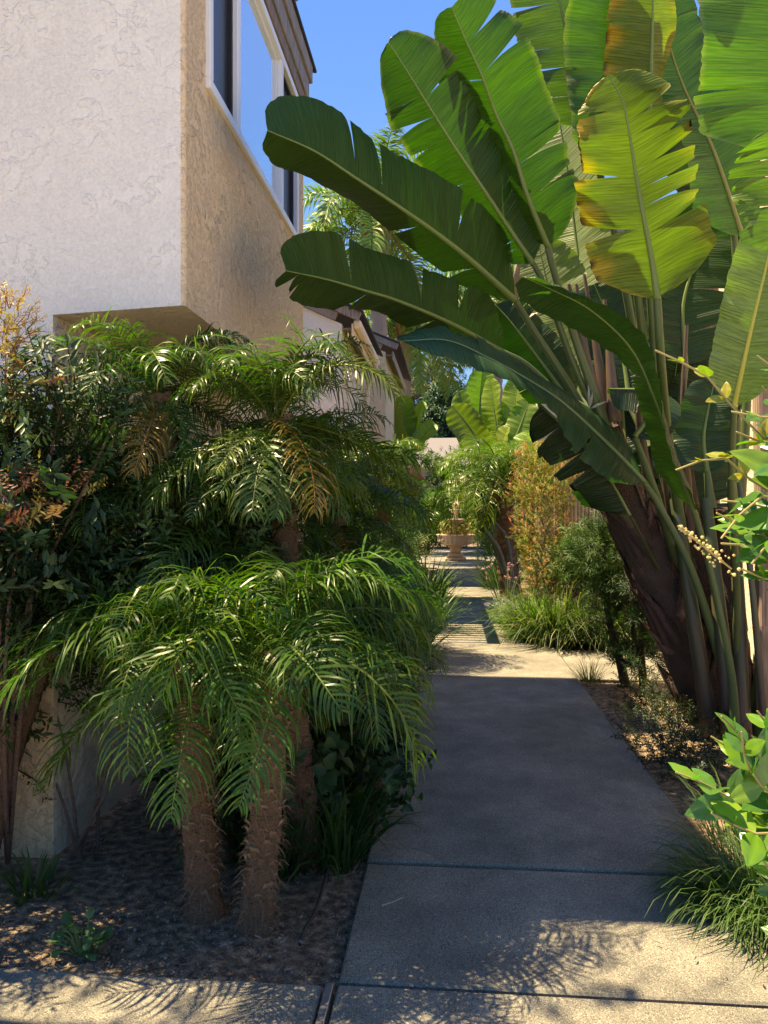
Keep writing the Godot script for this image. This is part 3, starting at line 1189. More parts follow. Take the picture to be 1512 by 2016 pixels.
func far_houses() -> void:
	wing("pale house wing with a cream gutter and downspout above the dark palms", -10.4, -13.2, -1.49, 4.05, 0.46, true)
	wing("tan house wing with dark barge boards beyond the gutter and downspout", -15.2, -19.5, -1.30, 4.65, 0.42, false)
	# added slatted patio cover, hidden in the palms, to stripe the slabs with shadow
	var o := thing("added_patio_cover", "added slatted wooden patio cover hidden in the palms to stripe the path with shadow", "patio cover", Vector3(-0.79, 0, -9.6))
	var mb := MB.new()
	for k in 12:
		mb = MB.new()
		var z := 0.86 - k * 0.155
		mb.bx(Vector3(-0.33, 1.95, z - 0.028), Vector3(0.33, 1.99, z + 0.028), 0.003)
		put("slat", mb.mesh(), M.weathered_wood, o)
	for q in [[0.335, 0.44], [-0.75, -0.335]]:
		mb = MB.new()
		mb.bx(Vector3(q[0], 1.91, -0.95), Vector3(q[1], 2.02, 0.95), 0.004)
		put("beam", mb.mesh(), M.weathered_wood, o)
	for z in [-0.9, 0.9]:
		mb = MB.new()
		mb.bx(Vector3(-0.5, 0, z - 0.045), Vector3(-0.41, 1.91, z + 0.045), 0.004)
		put("post", mb.mesh(), M.weathered_wood, o)
	# low roofed building far behind the fountain
	o = thing("low_building", "low pale building with a grey roof beyond the fountain", "building", Vector3(0.4, 0, -44))
	mb = MB.new()
	mb.bx(Vector3(-9, 0, -6), Vector3(7, 4.0, 0))
	put("wall", mb.mesh(), M.cream_stucco, o)
	mb = MB.new()
	mb.poly([Vector3(-9.6, 3.95, 0.6), Vector3(7.6, 3.95, 0.6), Vector3(7.0, 5.9, -3), Vector3(-9.0, 5.9, -3)], Vector3(0, 1, 1))
	mb.poly([Vector3(-9.6, 3.95, -6.6), Vector3(7.6, 3.95, -6.6), Vector3(7.0, 5.9, -3), Vector3(-9.0, 5.9, -3)], Vector3(0, 1, -1))
	put("roof", mb.mesh(), M.old_roof, o)

func right_house() -> void:
	# far end wing with a window, towards the path
	var o := thing("stucco_house", "tall tan house wall with a white window behind the orange nandina", "house", Vector3.ZERO)
	var xl := 1.92
	var zf := -17.2
	var mb := MB.new()
	mb.poly([Vector3(xl, 0, zf), Vector3(xl + 5, 0, zf), Vector3(xl + 5, 7.5, zf), Vector3(xl, 7.5, zf)], Vector3.BACK)
	put("end_wall", mb.mesh(), M.tan_stucco, o)
	mb = MB.new()
	for q in [[0.0, 3.5, zf, -23.0], [5.9, 7.5, zf, -23.0], [3.5, 5.9, zf, -17.8], [3.5, 5.9, -20.2, -23.0]]:
		mb.poly([Vector3(xl, q[0], q[2]), Vector3(xl, q[0], q[3]), Vector3(xl, q[1], q[3]), Vector3(xl, q[1], q[2])], Vector3.LEFT)
	put("side_wall", mb.mesh(), M.pale_stucco, o)
	mb = MB.new()
	for q in [[3.5, 3.6, -20.2, -17.8], [5.8, 5.9, -20.2, -17.8], [3.6, 5.8, -20.2, -20.1], [3.6, 5.8, -17.9, -17.8], [3.6, 5.8, -19.05, -18.95]]:
		mb.bx(Vector3(xl - 0.04, q[0], q[2]), Vector3(xl + 0.05, q[1], q[3]), 0.006)
	var win := put("window", mb.mesh(), M.white_frame, o)
	for q in [[-20.098, -19.052], [-18.948, -17.902]]:
		mb = MB.new()
		mb.bx(Vector3(xl + 0.01, 3.602, q[0]), Vector3(xl + 0.025, 5.798, q[1]))
		put("pane", mb.mesh(), M.glass, win)
	mb = MB.new()
	mb.bx(Vector3(xl - 0.3, 7.5, -23.3), Vector3(xl + 5, 7.7, zf + 0.3), 0.01)
	put("roof", mb.mesh(), M.taupe_board, o)
	# near patio wall in the sun
	o = thing("stucco_house", "sunlit cream house wall behind the giant bird of paradise", "house", Vector3.ZERO)
	mb = MB.new()
	mb.poly([Vector3(3.0, 0, -3.6), Vector3(3.0, 0, -9.0), Vector3(3.0, 5.6, -9.0), Vector3(3.0, 5.6, -3.6)], Vector3.LEFT)
	mb.poly([Vector3(3.0, 0, -3.6), Vector3(8.0, 0, -3.6), Vector3(8.0, 5.6, -3.6), Vector3(3.0, 5.6, -3.6)], Vector3.BACK)
	mb.poly([Vector3(3.0, 0, -9.0), Vector3(8.0, 0, -9.0), Vector3(8.0, 5.6, -9.0), Vector3(3.0, 5.6, -9.0)], Vector3.FORWARD)
	put("wall", mb.mesh(), M.pale_stucco, o)
	mb = MB.new()
	mb.bx(Vector3(2.75, 5.6, -9.3), Vector3(8.2, 5.75, -3.3), 0.01)
	put("roof", mb.mesh(), M.taupe_board, o)
	# rough timber pergola against it
	o = thing("timber_pergola", "rough grey timber post and beam behind the banana leaves", "pergola", Vector3.ZERO)
	mb = MB.new()
	mb.bar(Vector3(1.998, 0.311, -6.2), Vector3(1.978, 3.272, -6.2), 0.19, 0.19, 0.02)
	put("post", mb.mesh(), M.weathered_wood, o)
	mb = MB.new()
	mb.bar(Vector3(1.844, 2.526, -6.32), Vector3(2.526, 2.484, -5.9), 0.12, 0.16, 0.015)
	put("beam", mb.mesh(), M.weathered_wood, o)
	mb = MB.new()
	mb.bar(Vector3(1.984, 0.226, -5), Vector3(1.956, 2.343, -5), 0.09, 0.09, 0.01)
	put("post", mb.mesh(), M.slat_wood, o)
	# slatted fence
	o = thing("slat_fence", "pinkish vertical slat fence behind the orange nandina", "fence", Vector3(2.0, 0, 0))
	for k in 16:
		mb = MB.new()
		var x := -0.52 + k * 0.047
		mb.tube([Vector3(x, 0.05, -10.2), Vector3(x + rr(-0.004, 0.004), 1.2, -10.2), Vector3(x, 2.32 + rr(-0.02, 0.02), -10.2)], [0.0165], 8)
		put("slat", mb.mesh(), M.slat_wood, o)
	for y in [0.4, 1.9]:
		mb = MB.new()
		mb.bx(Vector3(-0.56, y, -10.26), Vector3(0.24, y + 0.07, -10.218), 0.004)
		put("rail", mb.mesh(), M.slat_wood, o)
	for x in [-0.6, 0.28]:
		mb = MB.new()
		mb.bx(Vector3(x - 0.04, 0, -10.25), Vector3(x + 0.04, 2.4, -10.17), 0.006)
		put("post", mb.mesh(), M.weathered_wood, o)

# ---------------------------------------------------------------- things on and beside the path
func path_things() -> void:
	var o := thing("stone_fountain", "tiered terracotta stone fountain planted with succulents at the path's end", "fountain", Vector3(0.14, 0, -22.6))
	var mb := MB.new()
	mb.box(Transform3D(Basis(), Vector3(0, 0.045, 0)), Vector3(0.62, 0.09, 0.62), 0.02)
	mb.box(Transform3D(Basis(), Vector3(0, 0.15, 0)), Vector3(0.48, 0.12, 0.48), 0.05)
	mb.box(Transform3D(Basis(), Vector3(0, 0.30, 0)), Vector3(0.32, 0.18, 0.32), 0.03)
	mb.box(Transform3D(Basis(), Vector3(0, 0.42, 0)), Vector3(0.44, 0.07, 0.44), 0.03)
	put("pedestal", mb.mesh(), M.stone, o)
	mb = MB.new()
	mb.lathe([Vector2(0.03, 0.455), Vector2(0.40, 0.46), Vector2(0.50, 0.50), Vector2(0.525, 0.60), Vector2(0.52, 0.70), Vector2(0.55, 0.735), Vector2(0.57, 0.75), Vector2(0.55, 0.77), Vector2(0.49, 0.76), Vector2(0.46, 0.68), Vector2(0.02, 0.66)], 96, 0.022, 24)
	put("basin", mb.mesh(), M.stone, o)
	mb = MB.new()
	mb.lathe([Vector2(0.12, 0.68), Vector2(0.09, 0.80), Vector2(0.11, 0.95), Vector2(0.08, 1.05), Vector2(0.14, 1.10), Vector2(0.26, 1.17), Vector2(0.29, 1.21), Vector2(0.27, 1.22), Vector2(0.05, 1.19)], 64, 0.03, 12)
	put("bowl", mb.mesh(), M.stone, o)
	mb = MB.new()
	mb.lathe([Vector2(0.08, 1.2), Vector2(0.06, 1.30), Vector2(0.09, 1.40), Vector2(0.16, 1.45), Vector2(0.185, 1.49), Vector2(0.17, 1.50), Vector2(0.03, 1.48)], 64, 0.03, 10)
	put("bowl", mb.mesh(), M.stone, o)
	mb = MB.new()
	mb.lathe([Vector2(0.05, 1.48), Vector2(0.045, 1.54), Vector2(0.08, 1.58), Vector2(0.09, 1.64), Vector2(0.06, 1.70), Vector2(0.015, 1.76), Vector2(0.0, 1.77)], 24)
	put("finial", mb.mesh(), M.stone, o)
	o = thing("succulent_planting", "yellow green succulents spilling round the fountain's basin", "succulents", Vector3(0.14, 0.74, -22.6))
	foliage(o, "round", [[Vector3(-0.22, 0.12, 0.1), Vector3(0.26, 0.24, 0.24)], [Vector3(0.22, 0.1, 0.12), Vector3(0.24, 0.2, 0.22)], [Vector3(0, 0.06, 0.3), Vector3(0.3, 0.14, 0.15)]], 330, 0.9, [Color(0.42, 0.38, 0.08), Color(0.30, 0.34, 0.08), Color(0.45, 0.28, 0.10)], 31)
	o = thing("garden_stake", "thin wooden stake standing beside the fountain", "stake", Vector3(0.78, 0, -22.0))
	mb = MB.new()
	mb.bar(Vector3(0, -0.05, 0), Vector3(-0.02, 1.35, 0), 0.035, 0.035, 0.004)
	put("pole", mb.mesh(), M.weathered_wood, o)
	# metal edging between the two front slabs
	o = thing("metal_edging", "flat metal strip set between the front walk's slabs", "edging", Vector3(-0.38, 0, -1.39))
	mb = MB.new()
	mb.bx(Vector3(-0.012, -0.08, -0.99), Vector3(0.012, 0.004, 0.95), 0.002)
	put("strip", mb.mesh(), M.metal, o)
	# irrigation hose on the soil
	o = thing("drip_hose", "thin dark irrigation hose lying on the soil along the path", "hose")
	mb = MB.new()
	mb.tube(curve([Vector3(-0.544, 0, -3.493), Vector3(-0.516, 0, -3.238), Vector3(-0.504, 0.01, -3.037), Vector3(-0.503, 0, -2.821), Vector3(-0.52, -0.005, -2.69), Vector3(-0.525, -0.02, -2.62)], 24), [0.0065], 7)
	put("hose", mb.mesh(), M.pipe, o)

func litter() -> void:
	rng.seed = 77
	# dead leaf bits and wood chips
	var set_ := []
	for k in 3:
		var mb := MB.new()
		mb.col = Color(1, 1, 1)
		mb.ribbon([Vector3(-0.5, 0, 0), Vector3(-0.1, 0.06, 0.05 * k), Vector3(0.3, 0.03, 0), Vector3(0.5, 0.1, 0.03)], [0.05, 0.3 - k * 0.1, 0.22 - k * 0.06, 0.02], Vector3.BACK, Color(1, 1, 1), Color(0.8, 0.8, 0.8))
		set_.append(mb.mesh())
	var cols := [Color(0.10, 0.07, 0.045), Color(0.15, 0.105, 0.07), Color(0.07, 0.05, 0.035), Color(0.26, 0.20, 0.14), Color(0.14, 0.12, 0.095)]
	var where := [[], [], []]
	var tint := [[], [], []]
	for i in 6000:
		var x := rr(-1.75, -0.36) if i % 3 else rr(1.12, 2.6)
		var z := rr(-2.42, -5.2) if i % 3 else rr(-3.2, -7.0)
		if i % 3:
			z = -2.42 - pow(rng.randf(), 1.6) * 3.2
		var y := -0.024 + rr(0, 0.02)
		var b := Basis(Vector3.UP, rr(0, TAU)) * Basis(Vector3.RIGHT, rr(-0.5, 0.5))
		var k := rng.randi() % 3
		where[k].append(Transform3D(b.scaled(Vector3.ONE * rr(0.006, 0.034)), Vector3(x, y, z)))
		tint[k].append(rc(cols[rng.randi() % cols.size()], 0.3))
	var o := thing("leaf_litter", "brown leaf litter and wood chips scattered over the soil beds", "")
	o.set_meta("kind", "stuff")
	for k in 3:
		scatter("chips", set_[k], M.plain, where[k], tint[k], o)
	# small stones
	var peb := []
	for k in 2:
		var mb := MB.new()
		mb.box(Transform3D(Basis(Vector3(0.3, 0.7, 0.2).normalized(), 0.4 + k), Vector3.ZERO), Vector3(1.0, 0.6 + k * 0.2, 0.8), 0.26)
		peb.append(mb.mesh())
	where = [[], []]
	tint = [[], []]
	for i in 420:
		var x := rr(-1.9, -0.36)
		var z := -2.41 - pow(rng.randf(), 2.0) * 1.6
		if x < -1.0 and i % 2:
			z = rr(-2.41, -2.8)
		where[i % 2].append(Transform3D(Basis(rdir(), rr(0, TAU)).scaled(Vector3.ONE * rr(0.003, 0.013)), Vector3(x, -0.024 + rr(0, 0.012), z)))
		tint[i % 2].append(rc(Color(0.15, 0.13, 0.10).lerp(Color(0.28, 0.25, 0.20), rng.randf()), 0.25))
	o = thing("gravel", "small pale stones lying on the soil near the front walk", "")
	o.set_meta("kind", "stuff")
	for k in 2:
		scatter("stones", peb[k], M.plain, where[k], tint[k], o)
	# bits blown onto the path
	where = []
	tint = []
	for i in 760:
		where.append(Transform3D((Basis(Vector3.UP, rr(0, TAU))).scaled(Vector3(1, 0.4, 1) * rr(0.006, 0.028)), Vector3(rr(-0.34, 1.1) if i < 240 else (-0.345 + absf(rr(-1, 1) * rr(0, 0.13)) if i % 2 else 1.11 - absf(rr(-1, 1) * rr(0, 0.16))), 0.016, rr(-2.42, -7.5))))
		tint.append(rc(cols[rng.randi() % cols.size()], 0.3))
	o = thing("path_debris", "tiny dry leaf bits on the concrete path", "")
	o.set_meta("kind", "stuff")
	scatter("chips", set_[1], M.plain, where, tint, o)
	# fallen twigs
	for q in [[Vector3(-1.62, 0, -2.645), Vector3(-1.506, 0.02, -2.649), Vector3(-1.4, 0, -2.724), "long dark twig lying on the soil behind the round leaved seedling"], [Vector3(-0.257, 0.012, -2.845), Vector3(-0.214, 0.022, -2.859), Vector3(-0.184, 0.014, -2.908), "thin pale stalk lying on the first path slab"]]:
		var t := thing("fallen_twig", q[3], "twig", q[0], 0.0, "fallen twigs")
		var mb := MB.new()
		mb.col = Color(0.12, 0.08, 0.05) if q[3].begins_with("long") else Color(0.45, 0.36, 0.22)
		mb.tube(curve([Vector3.ZERO, q[1] - q[0], q[2] - q[0]], 8), [0.004, 0.003, 0.002], 6)
		put("stem", mb.mesh(), M.plain, t)

# ---------------------------------------------------------------- planting, left of the path
func left_plants() -> void:
	var g := Color(1, 1, 1)
	pygmy_palm("short shaggy trunked pygmy palm in front of the house corner", Vector3(-0.922, -0.03, -2.805), Vector3(-0.942, 0.982, -2.68), 0.68, 32, 1, Color(1.15, 1.2, 1.0), "pygmy date palms along the path", 190, 0.060, 3)
	pygmy_palm("pygmy palm with a slightly curved trunk nearest the path's first slab", Vector3(-0.72, -0.03, -2.745), Vector3(-0.601, 1.021, -2.6), 0.68, 32, 2, Color(1.15, 1.2, 1.0), "pygmy date palms along the path", 190, 0.060, 3)
	pygmy_palm("tall sunlit pygmy palm rising in front of the jutting bay", Vector3(-0.628, -0.03, -3.245), Vector3(-0.704, 1.868, -3.05), 0.62, 42, 3, Color(1.1, 1.05, 1.0), "pygmy date palms along the path", 120, 0.06, 22)
	pygmy_palm("mid height pygmy palm with a fan of glossy fronds facing the viewer", Vector3(-1.03, -0.03, -3.466), Vector3(-0.904, 1.465, -3.06), 0.60, 30, 4, Color(1, 1, 1), "pygmy date palms along the path", 120, 0.06, 12)
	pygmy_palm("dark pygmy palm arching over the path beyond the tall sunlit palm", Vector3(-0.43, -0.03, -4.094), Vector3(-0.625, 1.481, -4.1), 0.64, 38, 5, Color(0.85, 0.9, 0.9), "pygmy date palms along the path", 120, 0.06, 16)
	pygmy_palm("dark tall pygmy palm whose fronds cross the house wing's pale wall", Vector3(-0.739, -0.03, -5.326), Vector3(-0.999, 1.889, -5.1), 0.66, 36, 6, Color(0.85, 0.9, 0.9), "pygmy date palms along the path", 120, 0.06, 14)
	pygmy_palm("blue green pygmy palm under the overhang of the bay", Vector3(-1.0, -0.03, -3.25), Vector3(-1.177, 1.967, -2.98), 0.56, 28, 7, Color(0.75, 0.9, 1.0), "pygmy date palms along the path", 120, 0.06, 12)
	pygmy_palm("pygmy palm with drooping fronds beside the red tipped nandina", Vector3(-1.95, -0.03, -3.0), Vector3(-1.443, 1.537, -2.98), 0.52, 14, 8, Color(0.95, 1.0, 0.95), "pygmy date palms along the path", 40, 0.032)
	pygmy_palm("low pygmy palm filling the gap behind the two front palms", Vector3(-0.631, -0.03, -3.799), Vector3(-0.589, 0.993, -3.55), 0.66, 32, 9, Color(0.9, 0.95, 0.9), "pygmy date palms along the path", 120, 0.06, 12)
	pygmy_palm("low pygmy palm leaning to the path beside the green pittosporum", Vector3(-0.502, -0.03, -5.105), Vector3(-0.663, 0.952, -4.6), 0.58, 18, 10, Color(0.9, 0.95, 0.9), "pygmy date palms along the path", 120, 0.06, 12)
	pygmy_palm("sunlit pygmy palm at the path edge beyond the dark palms", Vector3(-0.463, -0.03, -7.982), Vector3(-0.757, 1.846, -7.6), 0.74, 34, 11)
	pygmy_palm("sunlit pygmy palm left of the path with yellowing fronds", Vector3(-0.588, -0.03, -12.265), Vector3(-0.896, 1.706, -11), 0.62, 26, 12, Color(1.3, 1.15, 0.8))
	pygmy_palm("low yellow green pygmy palm beside the fountain plaza", Vector3(-0.981, 0.143, -16), Vector3(-1.089, 1.051, -16), 0.75, 26, 13, Color(1.6, 1.3, 0.7))

	# nandina by the house corner
	var nb := Vector3(-1.895, -0.02, -3.113)
	var o := thing("nandina", "tall nandina with red tipped leaves against the cream wall", "shrub", nb, 0.0, "nandina shrubs")
	var dark := [Color(0.035, 0.075, 0.022), Color(0.05, 0.10, 0.025), Color(0.03, 0.06, 0.02)]
	var lines := []
	for q in [[Vector3(-1.703, 0.928, -2.75), Vector3(-1.689, 1.506, -2.75), Vector3(-1.622, 2.095, -2.72)], [Vector3(-1.553, 1.129, -2.7), Vector3(-1.493, 1.6, -2.7), Vector3(-1.423, 1.878, -2.68)], [Vector3(-1.652, 0.844, -2.7), Vector3(-1.582, 1.32, -2.65), Vector3(-1.468, 1.542, -2.62)], [Vector3(-1.622, 1.025, -2.75), Vector3(-1.376, 1.506, -2.7), Vector3(-1.202, 1.836, -2.66)]]:
		lines.append([Vector3.ZERO, q[0] - nb, q[1] - nb, q[2] - nb])
	stems(o, lines, 0.012, Color(0.15, 0.09, 0.06))
	foliage(o, "lance", [[Vector3(-1.563, 1.639, -2.72) - nb, Vector3(0.24, 0.16, 0.16)], [Vector3(-1.355, 1.828, -2.66) - nb, Vector3(0.20, 0.09, 0.12)], [Vector3(-1.561, 1.352, -2.75) - nb, Vector3(0.3, 0.25, 0.18)], [Vector3(-1.488, 1.214, -2.8) - nb, Vector3(0.25, 0.2, 0.16)], [Vector3(-1.69, 1.77, -2.7) - nb, Vector3(0.12, 0.13, 0.12)]], 620, 0.85, dark, 21, Color(0.20, 0.26, 0.07, 0.25))
	foliage(o, "lance", [[Vector3(-1.382, 1.549, -2.5) - nb, Vector3(0.16, 0.03, 0.05)], [Vector3(-1.465, 1.435, -2.5) - nb, Vector3(0.05, 0.02, 0.04)], [Vector3(-1.494, 1.986, -2.6) - nb, Vector3(0.10, 0.035, 0.05)], [Vector3(-1.547, 1.488, -2.5) - nb, Vector3(0.06, 0.08, 0.06)]], 60, 0.5, [Color(0.40, 0.20, 0.10), Color(0.38, 0.30, 0.12), Color(0.28, 0.22, 0.07), Color(0.34, 0.13, 0.09)], 22)
	# its flower plume
	foliage(o, "tiny", [[Vector3(-1.622, 2.18, -2.68) - nb, Vector3(0.05, 0.11, 0.05)], [Vector3(-1.569, 2.16, -2.68) - nb, Vector3(0.03, 0.06, 0.03)], [Vector3(-1.648, 2.031, -2.68) - nb, Vector3(0.05, 0.1, 0.04)], [Vector3(-1.597, 1.803, -2.66) - nb, Vector3(0.05, 0.08, 0.04)]], 120, 0.55, [Color(0.55, 0.34, 0.14), Color(0.60, 0.42, 0.20), Color(0.50, 0.26, 0.10)], 23)
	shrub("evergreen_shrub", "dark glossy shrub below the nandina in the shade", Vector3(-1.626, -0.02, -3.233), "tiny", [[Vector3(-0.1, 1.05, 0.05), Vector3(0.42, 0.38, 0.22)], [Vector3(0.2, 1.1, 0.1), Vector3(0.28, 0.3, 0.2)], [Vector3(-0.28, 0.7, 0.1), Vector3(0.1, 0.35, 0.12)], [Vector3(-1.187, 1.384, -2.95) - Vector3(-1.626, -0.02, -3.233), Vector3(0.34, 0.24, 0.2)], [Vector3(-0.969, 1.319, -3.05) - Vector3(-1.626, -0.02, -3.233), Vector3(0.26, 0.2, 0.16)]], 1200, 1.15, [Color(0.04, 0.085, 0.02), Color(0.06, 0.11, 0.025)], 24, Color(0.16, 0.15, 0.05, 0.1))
	shrub("nandina", "second nandina bush added out of view to shade the lower front wall", Vector3(-2.35, 0, -2.55), "lance", [[Vector3(0, 1.2, 0), Vector3(0.45, 0.8, 0.4)], [Vector3(0.35, 0.8, -0.1), Vector3(0.3, 0.6, 0.3)]], 420, 0.9, dark, 33, Color(0.20, 0.2, 0.07, 0.2), "nandina shrubs")  # out of view, added to block skylight from the lower wall
	# dark undergrowth behind the front palms
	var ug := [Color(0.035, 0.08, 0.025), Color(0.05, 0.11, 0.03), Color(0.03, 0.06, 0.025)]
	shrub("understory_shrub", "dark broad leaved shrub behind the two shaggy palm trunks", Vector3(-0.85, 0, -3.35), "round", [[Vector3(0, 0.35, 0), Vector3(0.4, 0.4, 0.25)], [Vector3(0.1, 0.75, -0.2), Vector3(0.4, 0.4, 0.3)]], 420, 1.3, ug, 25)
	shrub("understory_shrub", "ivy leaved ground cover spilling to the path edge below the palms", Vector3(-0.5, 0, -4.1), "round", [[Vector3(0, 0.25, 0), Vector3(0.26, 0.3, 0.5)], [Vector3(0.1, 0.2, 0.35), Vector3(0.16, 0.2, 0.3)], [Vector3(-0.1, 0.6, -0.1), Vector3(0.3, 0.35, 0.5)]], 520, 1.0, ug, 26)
	shrub("pittosporum_shrub", "rounded green pittosporum beside the path under the palm fronds", Vector3(-0.62, 0, -5.0), "needle", [[Vector3(0, 0.75, 0), Vector3(0.42, 0.5, 0.55)], [Vector3(0.08, 0.4, -0.5), Vector3(0.36, 0.4, 0.5)]], 620, 1.0, [Color(0.09, 0.19, 0.03), Color(0.12, 0.24, 0.04), Color(0.07, 0.15, 0.03)], 27)
	shrub("evergreen_shrub", "dense green shrub along the path opposite the lily turf", Vector3(-0.75, 0, -7.3), "needle", [[Vector3(0, 0.6, 0), Vector3(0.45, 0.65, 0.9)], [Vector3(-0.1, 1.2, -0.6), Vector3(0.45, 0.55, 0.7)]], 620, 1.2, [Color(0.09, 0.19, 0.04), Color(0.12, 0.23, 0.04)], 28)
	shrub("evergreen_shrub", "leafy shrub against the pale wing under the gutter", Vector3(-1.1, 0, -10.5), "needle", [[Vector3(0, 0.9, 0), Vector3(0.55, 0.95, 1.4)]], 460, 1.6, [Color(0.12, 0.22, 0.04), Color(0.15, 0.26, 0.04)], 29)
	shrub("evergreen_shrub", "sunlit shrub left of the path near the fountain plaza", Vector3(-1.1, 0, -15.0), "needle", [[Vector3(0, 0.8, 0), Vector3(0.6, 0.9, 2.2)], [Vector3(-0.3, 1.6, -1.0), Vector3(0.7, 0.8, 1.5)]], 500, 2.0, [Color(0.09, 0.16, 0.03), Color(0.12, 0.18, 0.03)], 30)
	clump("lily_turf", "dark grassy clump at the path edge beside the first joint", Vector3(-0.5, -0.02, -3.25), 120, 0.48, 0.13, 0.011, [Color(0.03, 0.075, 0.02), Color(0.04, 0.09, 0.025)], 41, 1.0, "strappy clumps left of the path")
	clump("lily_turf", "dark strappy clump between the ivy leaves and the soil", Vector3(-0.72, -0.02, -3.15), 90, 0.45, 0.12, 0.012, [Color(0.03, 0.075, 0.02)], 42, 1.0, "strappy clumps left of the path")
	clump("agapanthus_clump", "sunlit strappy agapanthus leaning over the path's left edge", Vector3(-0.42, 0, -8.0), 150, 0.75, 0.22, 0.016, [Color(0.08, 0.17, 0.03), Color(0.10, 0.20, 0.04)], 43, 1.2, "strappy clumps left of the path")
	clump("agapanthus_clump", "strappy agapanthus farther along the path's left edge", Vector3(-0.40, 0, -9.6), 150, 0.8, 0.3, 0.016, [Color(0.09, 0.18, 0.03), Color(0.12, 0.2, 0.04)], 44, 1.2, "strappy clumps left of the path")
	clump("agapanthus_clump", "bright strappy clump by the left edge near the plaza", Vector3(-0.42, 0, -13.0), 150, 0.8, 0.35, 0.02, [Color(0.10, 0.2, 0.04), Color(0.14, 0.22, 0.05)], 45, 1.2, "strappy clumps left of the path")
	# round leaved seedling in the bare soil
	o = thing("seedling_plant", "small round leaved seedling growing in the bare soil", "seedling", Vector3(-1.247, -0.02, -2.496))
	rng.seed = 46
	var lm := leaf_disc(0.018)
	for i in 34:
		var p := Vector3(rr(-0.10, 0.11), rr(0.03, 0.14), rr(-0.05, 0.06))
		p.y *= 1.0 - absf(p.x) * 3.0
		var st := MB.new()
		st.col = Color(0.10, 0.16, 0.05)
		st.tube([Vector3(p.x * 0.2, 0, p.z * 0.2), p * Vector3(0.6, 0.7, 0.6), p], [0.003, 0.0025, 0.0015], 5, 1.0, false)
		put("stem", st.mesh(), M.stalk, o)
		var l := put("leaf", lm, tinted("small", Color(0.09, 0.17, 0.06)), o)
		l.transform = Transform3D(tilt_to((Vector3.UP + rdir() * 0.8).normalized()).scaled(Vector3.ONE * rr(0.7, 1.3)), p)
	clump("weed_tuft", "small weedy tuft at the foot of the house corner", Vector3(-1.634, -0.02, -2.875), 60, 0.16, 0.1, 0.012, [Color(0.07, 0.13, 0.03), Color(0.12, 0.13, 0.04)], 47, 1.0, "", "weed")
	# a tall queen palm just outside the view, whose fronds throw the dappled shade at the front
	front_palm()
	front_tree()

func front_palm() -> void:
	var o := thing("queen_palm", "queen palm beside the front walk, its fronds shading the pavement", "palm", Vector3(-3.4, 0, -2.2))
	rng.seed = 48
	var mb := MB.new()
	mb.col = Color(0.36, 0.28, 0.22)
	var top := Vector3(0.9, 5.6, 0.0)
	mb.tube(curve([Vector3(0, -0.1, 0), Vector3(0.4, 2.8, 0), top], 20), [0.14, 0.13, 0.12], 12)
	put("trunk", mb.mesh(), M.bark, o)
	var set_ := []
	for e in [1.0, 0.9, 0.7, 0.5, 0.95, 0.6, 0.8, 0.4]:
		set_.append(frond_mesh(1.0, e, 1.1, 44, 0.22, 0.011, 700 + int(e * 90), 0.5, 0.8, Color(0.2, 0.3, 0.06)))
	rng.seed = 49
	for a in [0.06, 3.1]:
		var f := put("frond", set_[2 + rng.randi() % 6], M.small, o)
		f.position = top
		f.transform.basis = Basis(Vector3.UP, a).scaled(Vector3.ONE * rr(1.7, 2.4))

func front_tree() -> void:
	var b := Vector3(-4.2, 0, -1.6)
	var o := thing("tree", "small leaved tree beside the front walk that dapples the pavement", "tree", b)
	rng.seed = 52
	var tr := MB.new()
	tr.col = Color(0.2, 0.15, 0.11)
	tr.tube(curve([Vector3(0, -0.1, 0), Vector3(0.1, 2.6, -0.1), Vector3(0.5, 4.6, -0.4)], 10), [0.13, 0.12, 0.11, 0.1, 0.09, 0.08, 0.07], 9)
	put("trunk", tr.mesh(), M.bark, o)
	for q in [[Vector3(0.3, 3.6, -0.25), Vector3(1.6, 4.7, -0.6), Vector3(3.2, 5.0, -0.75)], [Vector3(0.4, 4.2, -0.3), Vector3(1.2, 5.0, -0.4), Vector3(2.2, 5.4, -0.5)], [Vector3(0.3, 3.4, -0.2), Vector3(0.8, 4.0, -0.9), Vector3(1.6, 4.3, -1.0)]]:
		var m := MB.new()
		m.col = Color(0.2, 0.15, 0.11)
		m.tube(curve(q, 8), [0.06, 0.05, 0.04, 0.035, 0.03, 0.025, 0.02, 0.015, 0.01], 6)
		put("limb", m.mesh(), M.bark, o)
	foliage(o, "lance", [[Vector3(1.3, 4.7, -0.7), Vector3(1.1, 0.5, 0.42)], [Vector3(2.5, 5.0, -0.72), Vector3(0.9, 0.4, 0.36)], [Vector3(0.6, 4.4, -0.6), Vector3(0.9, 0.5, 0.5)]], 190, 1.1, [Color(0.05, 0.11, 0.03), Color(0.07, 0.13, 0.03)], 53)

func leaf_disc(r: float) -> ArrayMesh:
	var mb := MB.new()
	mb.col = Color(1, 1, 1)
	var m := mb.vert(Vector3(0, 0.004, 0))
	for k in 12:
		var a := TAU * k / 12
		mb.vert(Vector3(cos(a) * r, 0.0 + 0.15 * r * cos(a * 2.0), sin(a) * r * (1.0 if k else 0.8)))
	for k in 12:
		mb.tri(m, 1 + k, 1 + (k + 1) % 12)
	return mb.mesh()

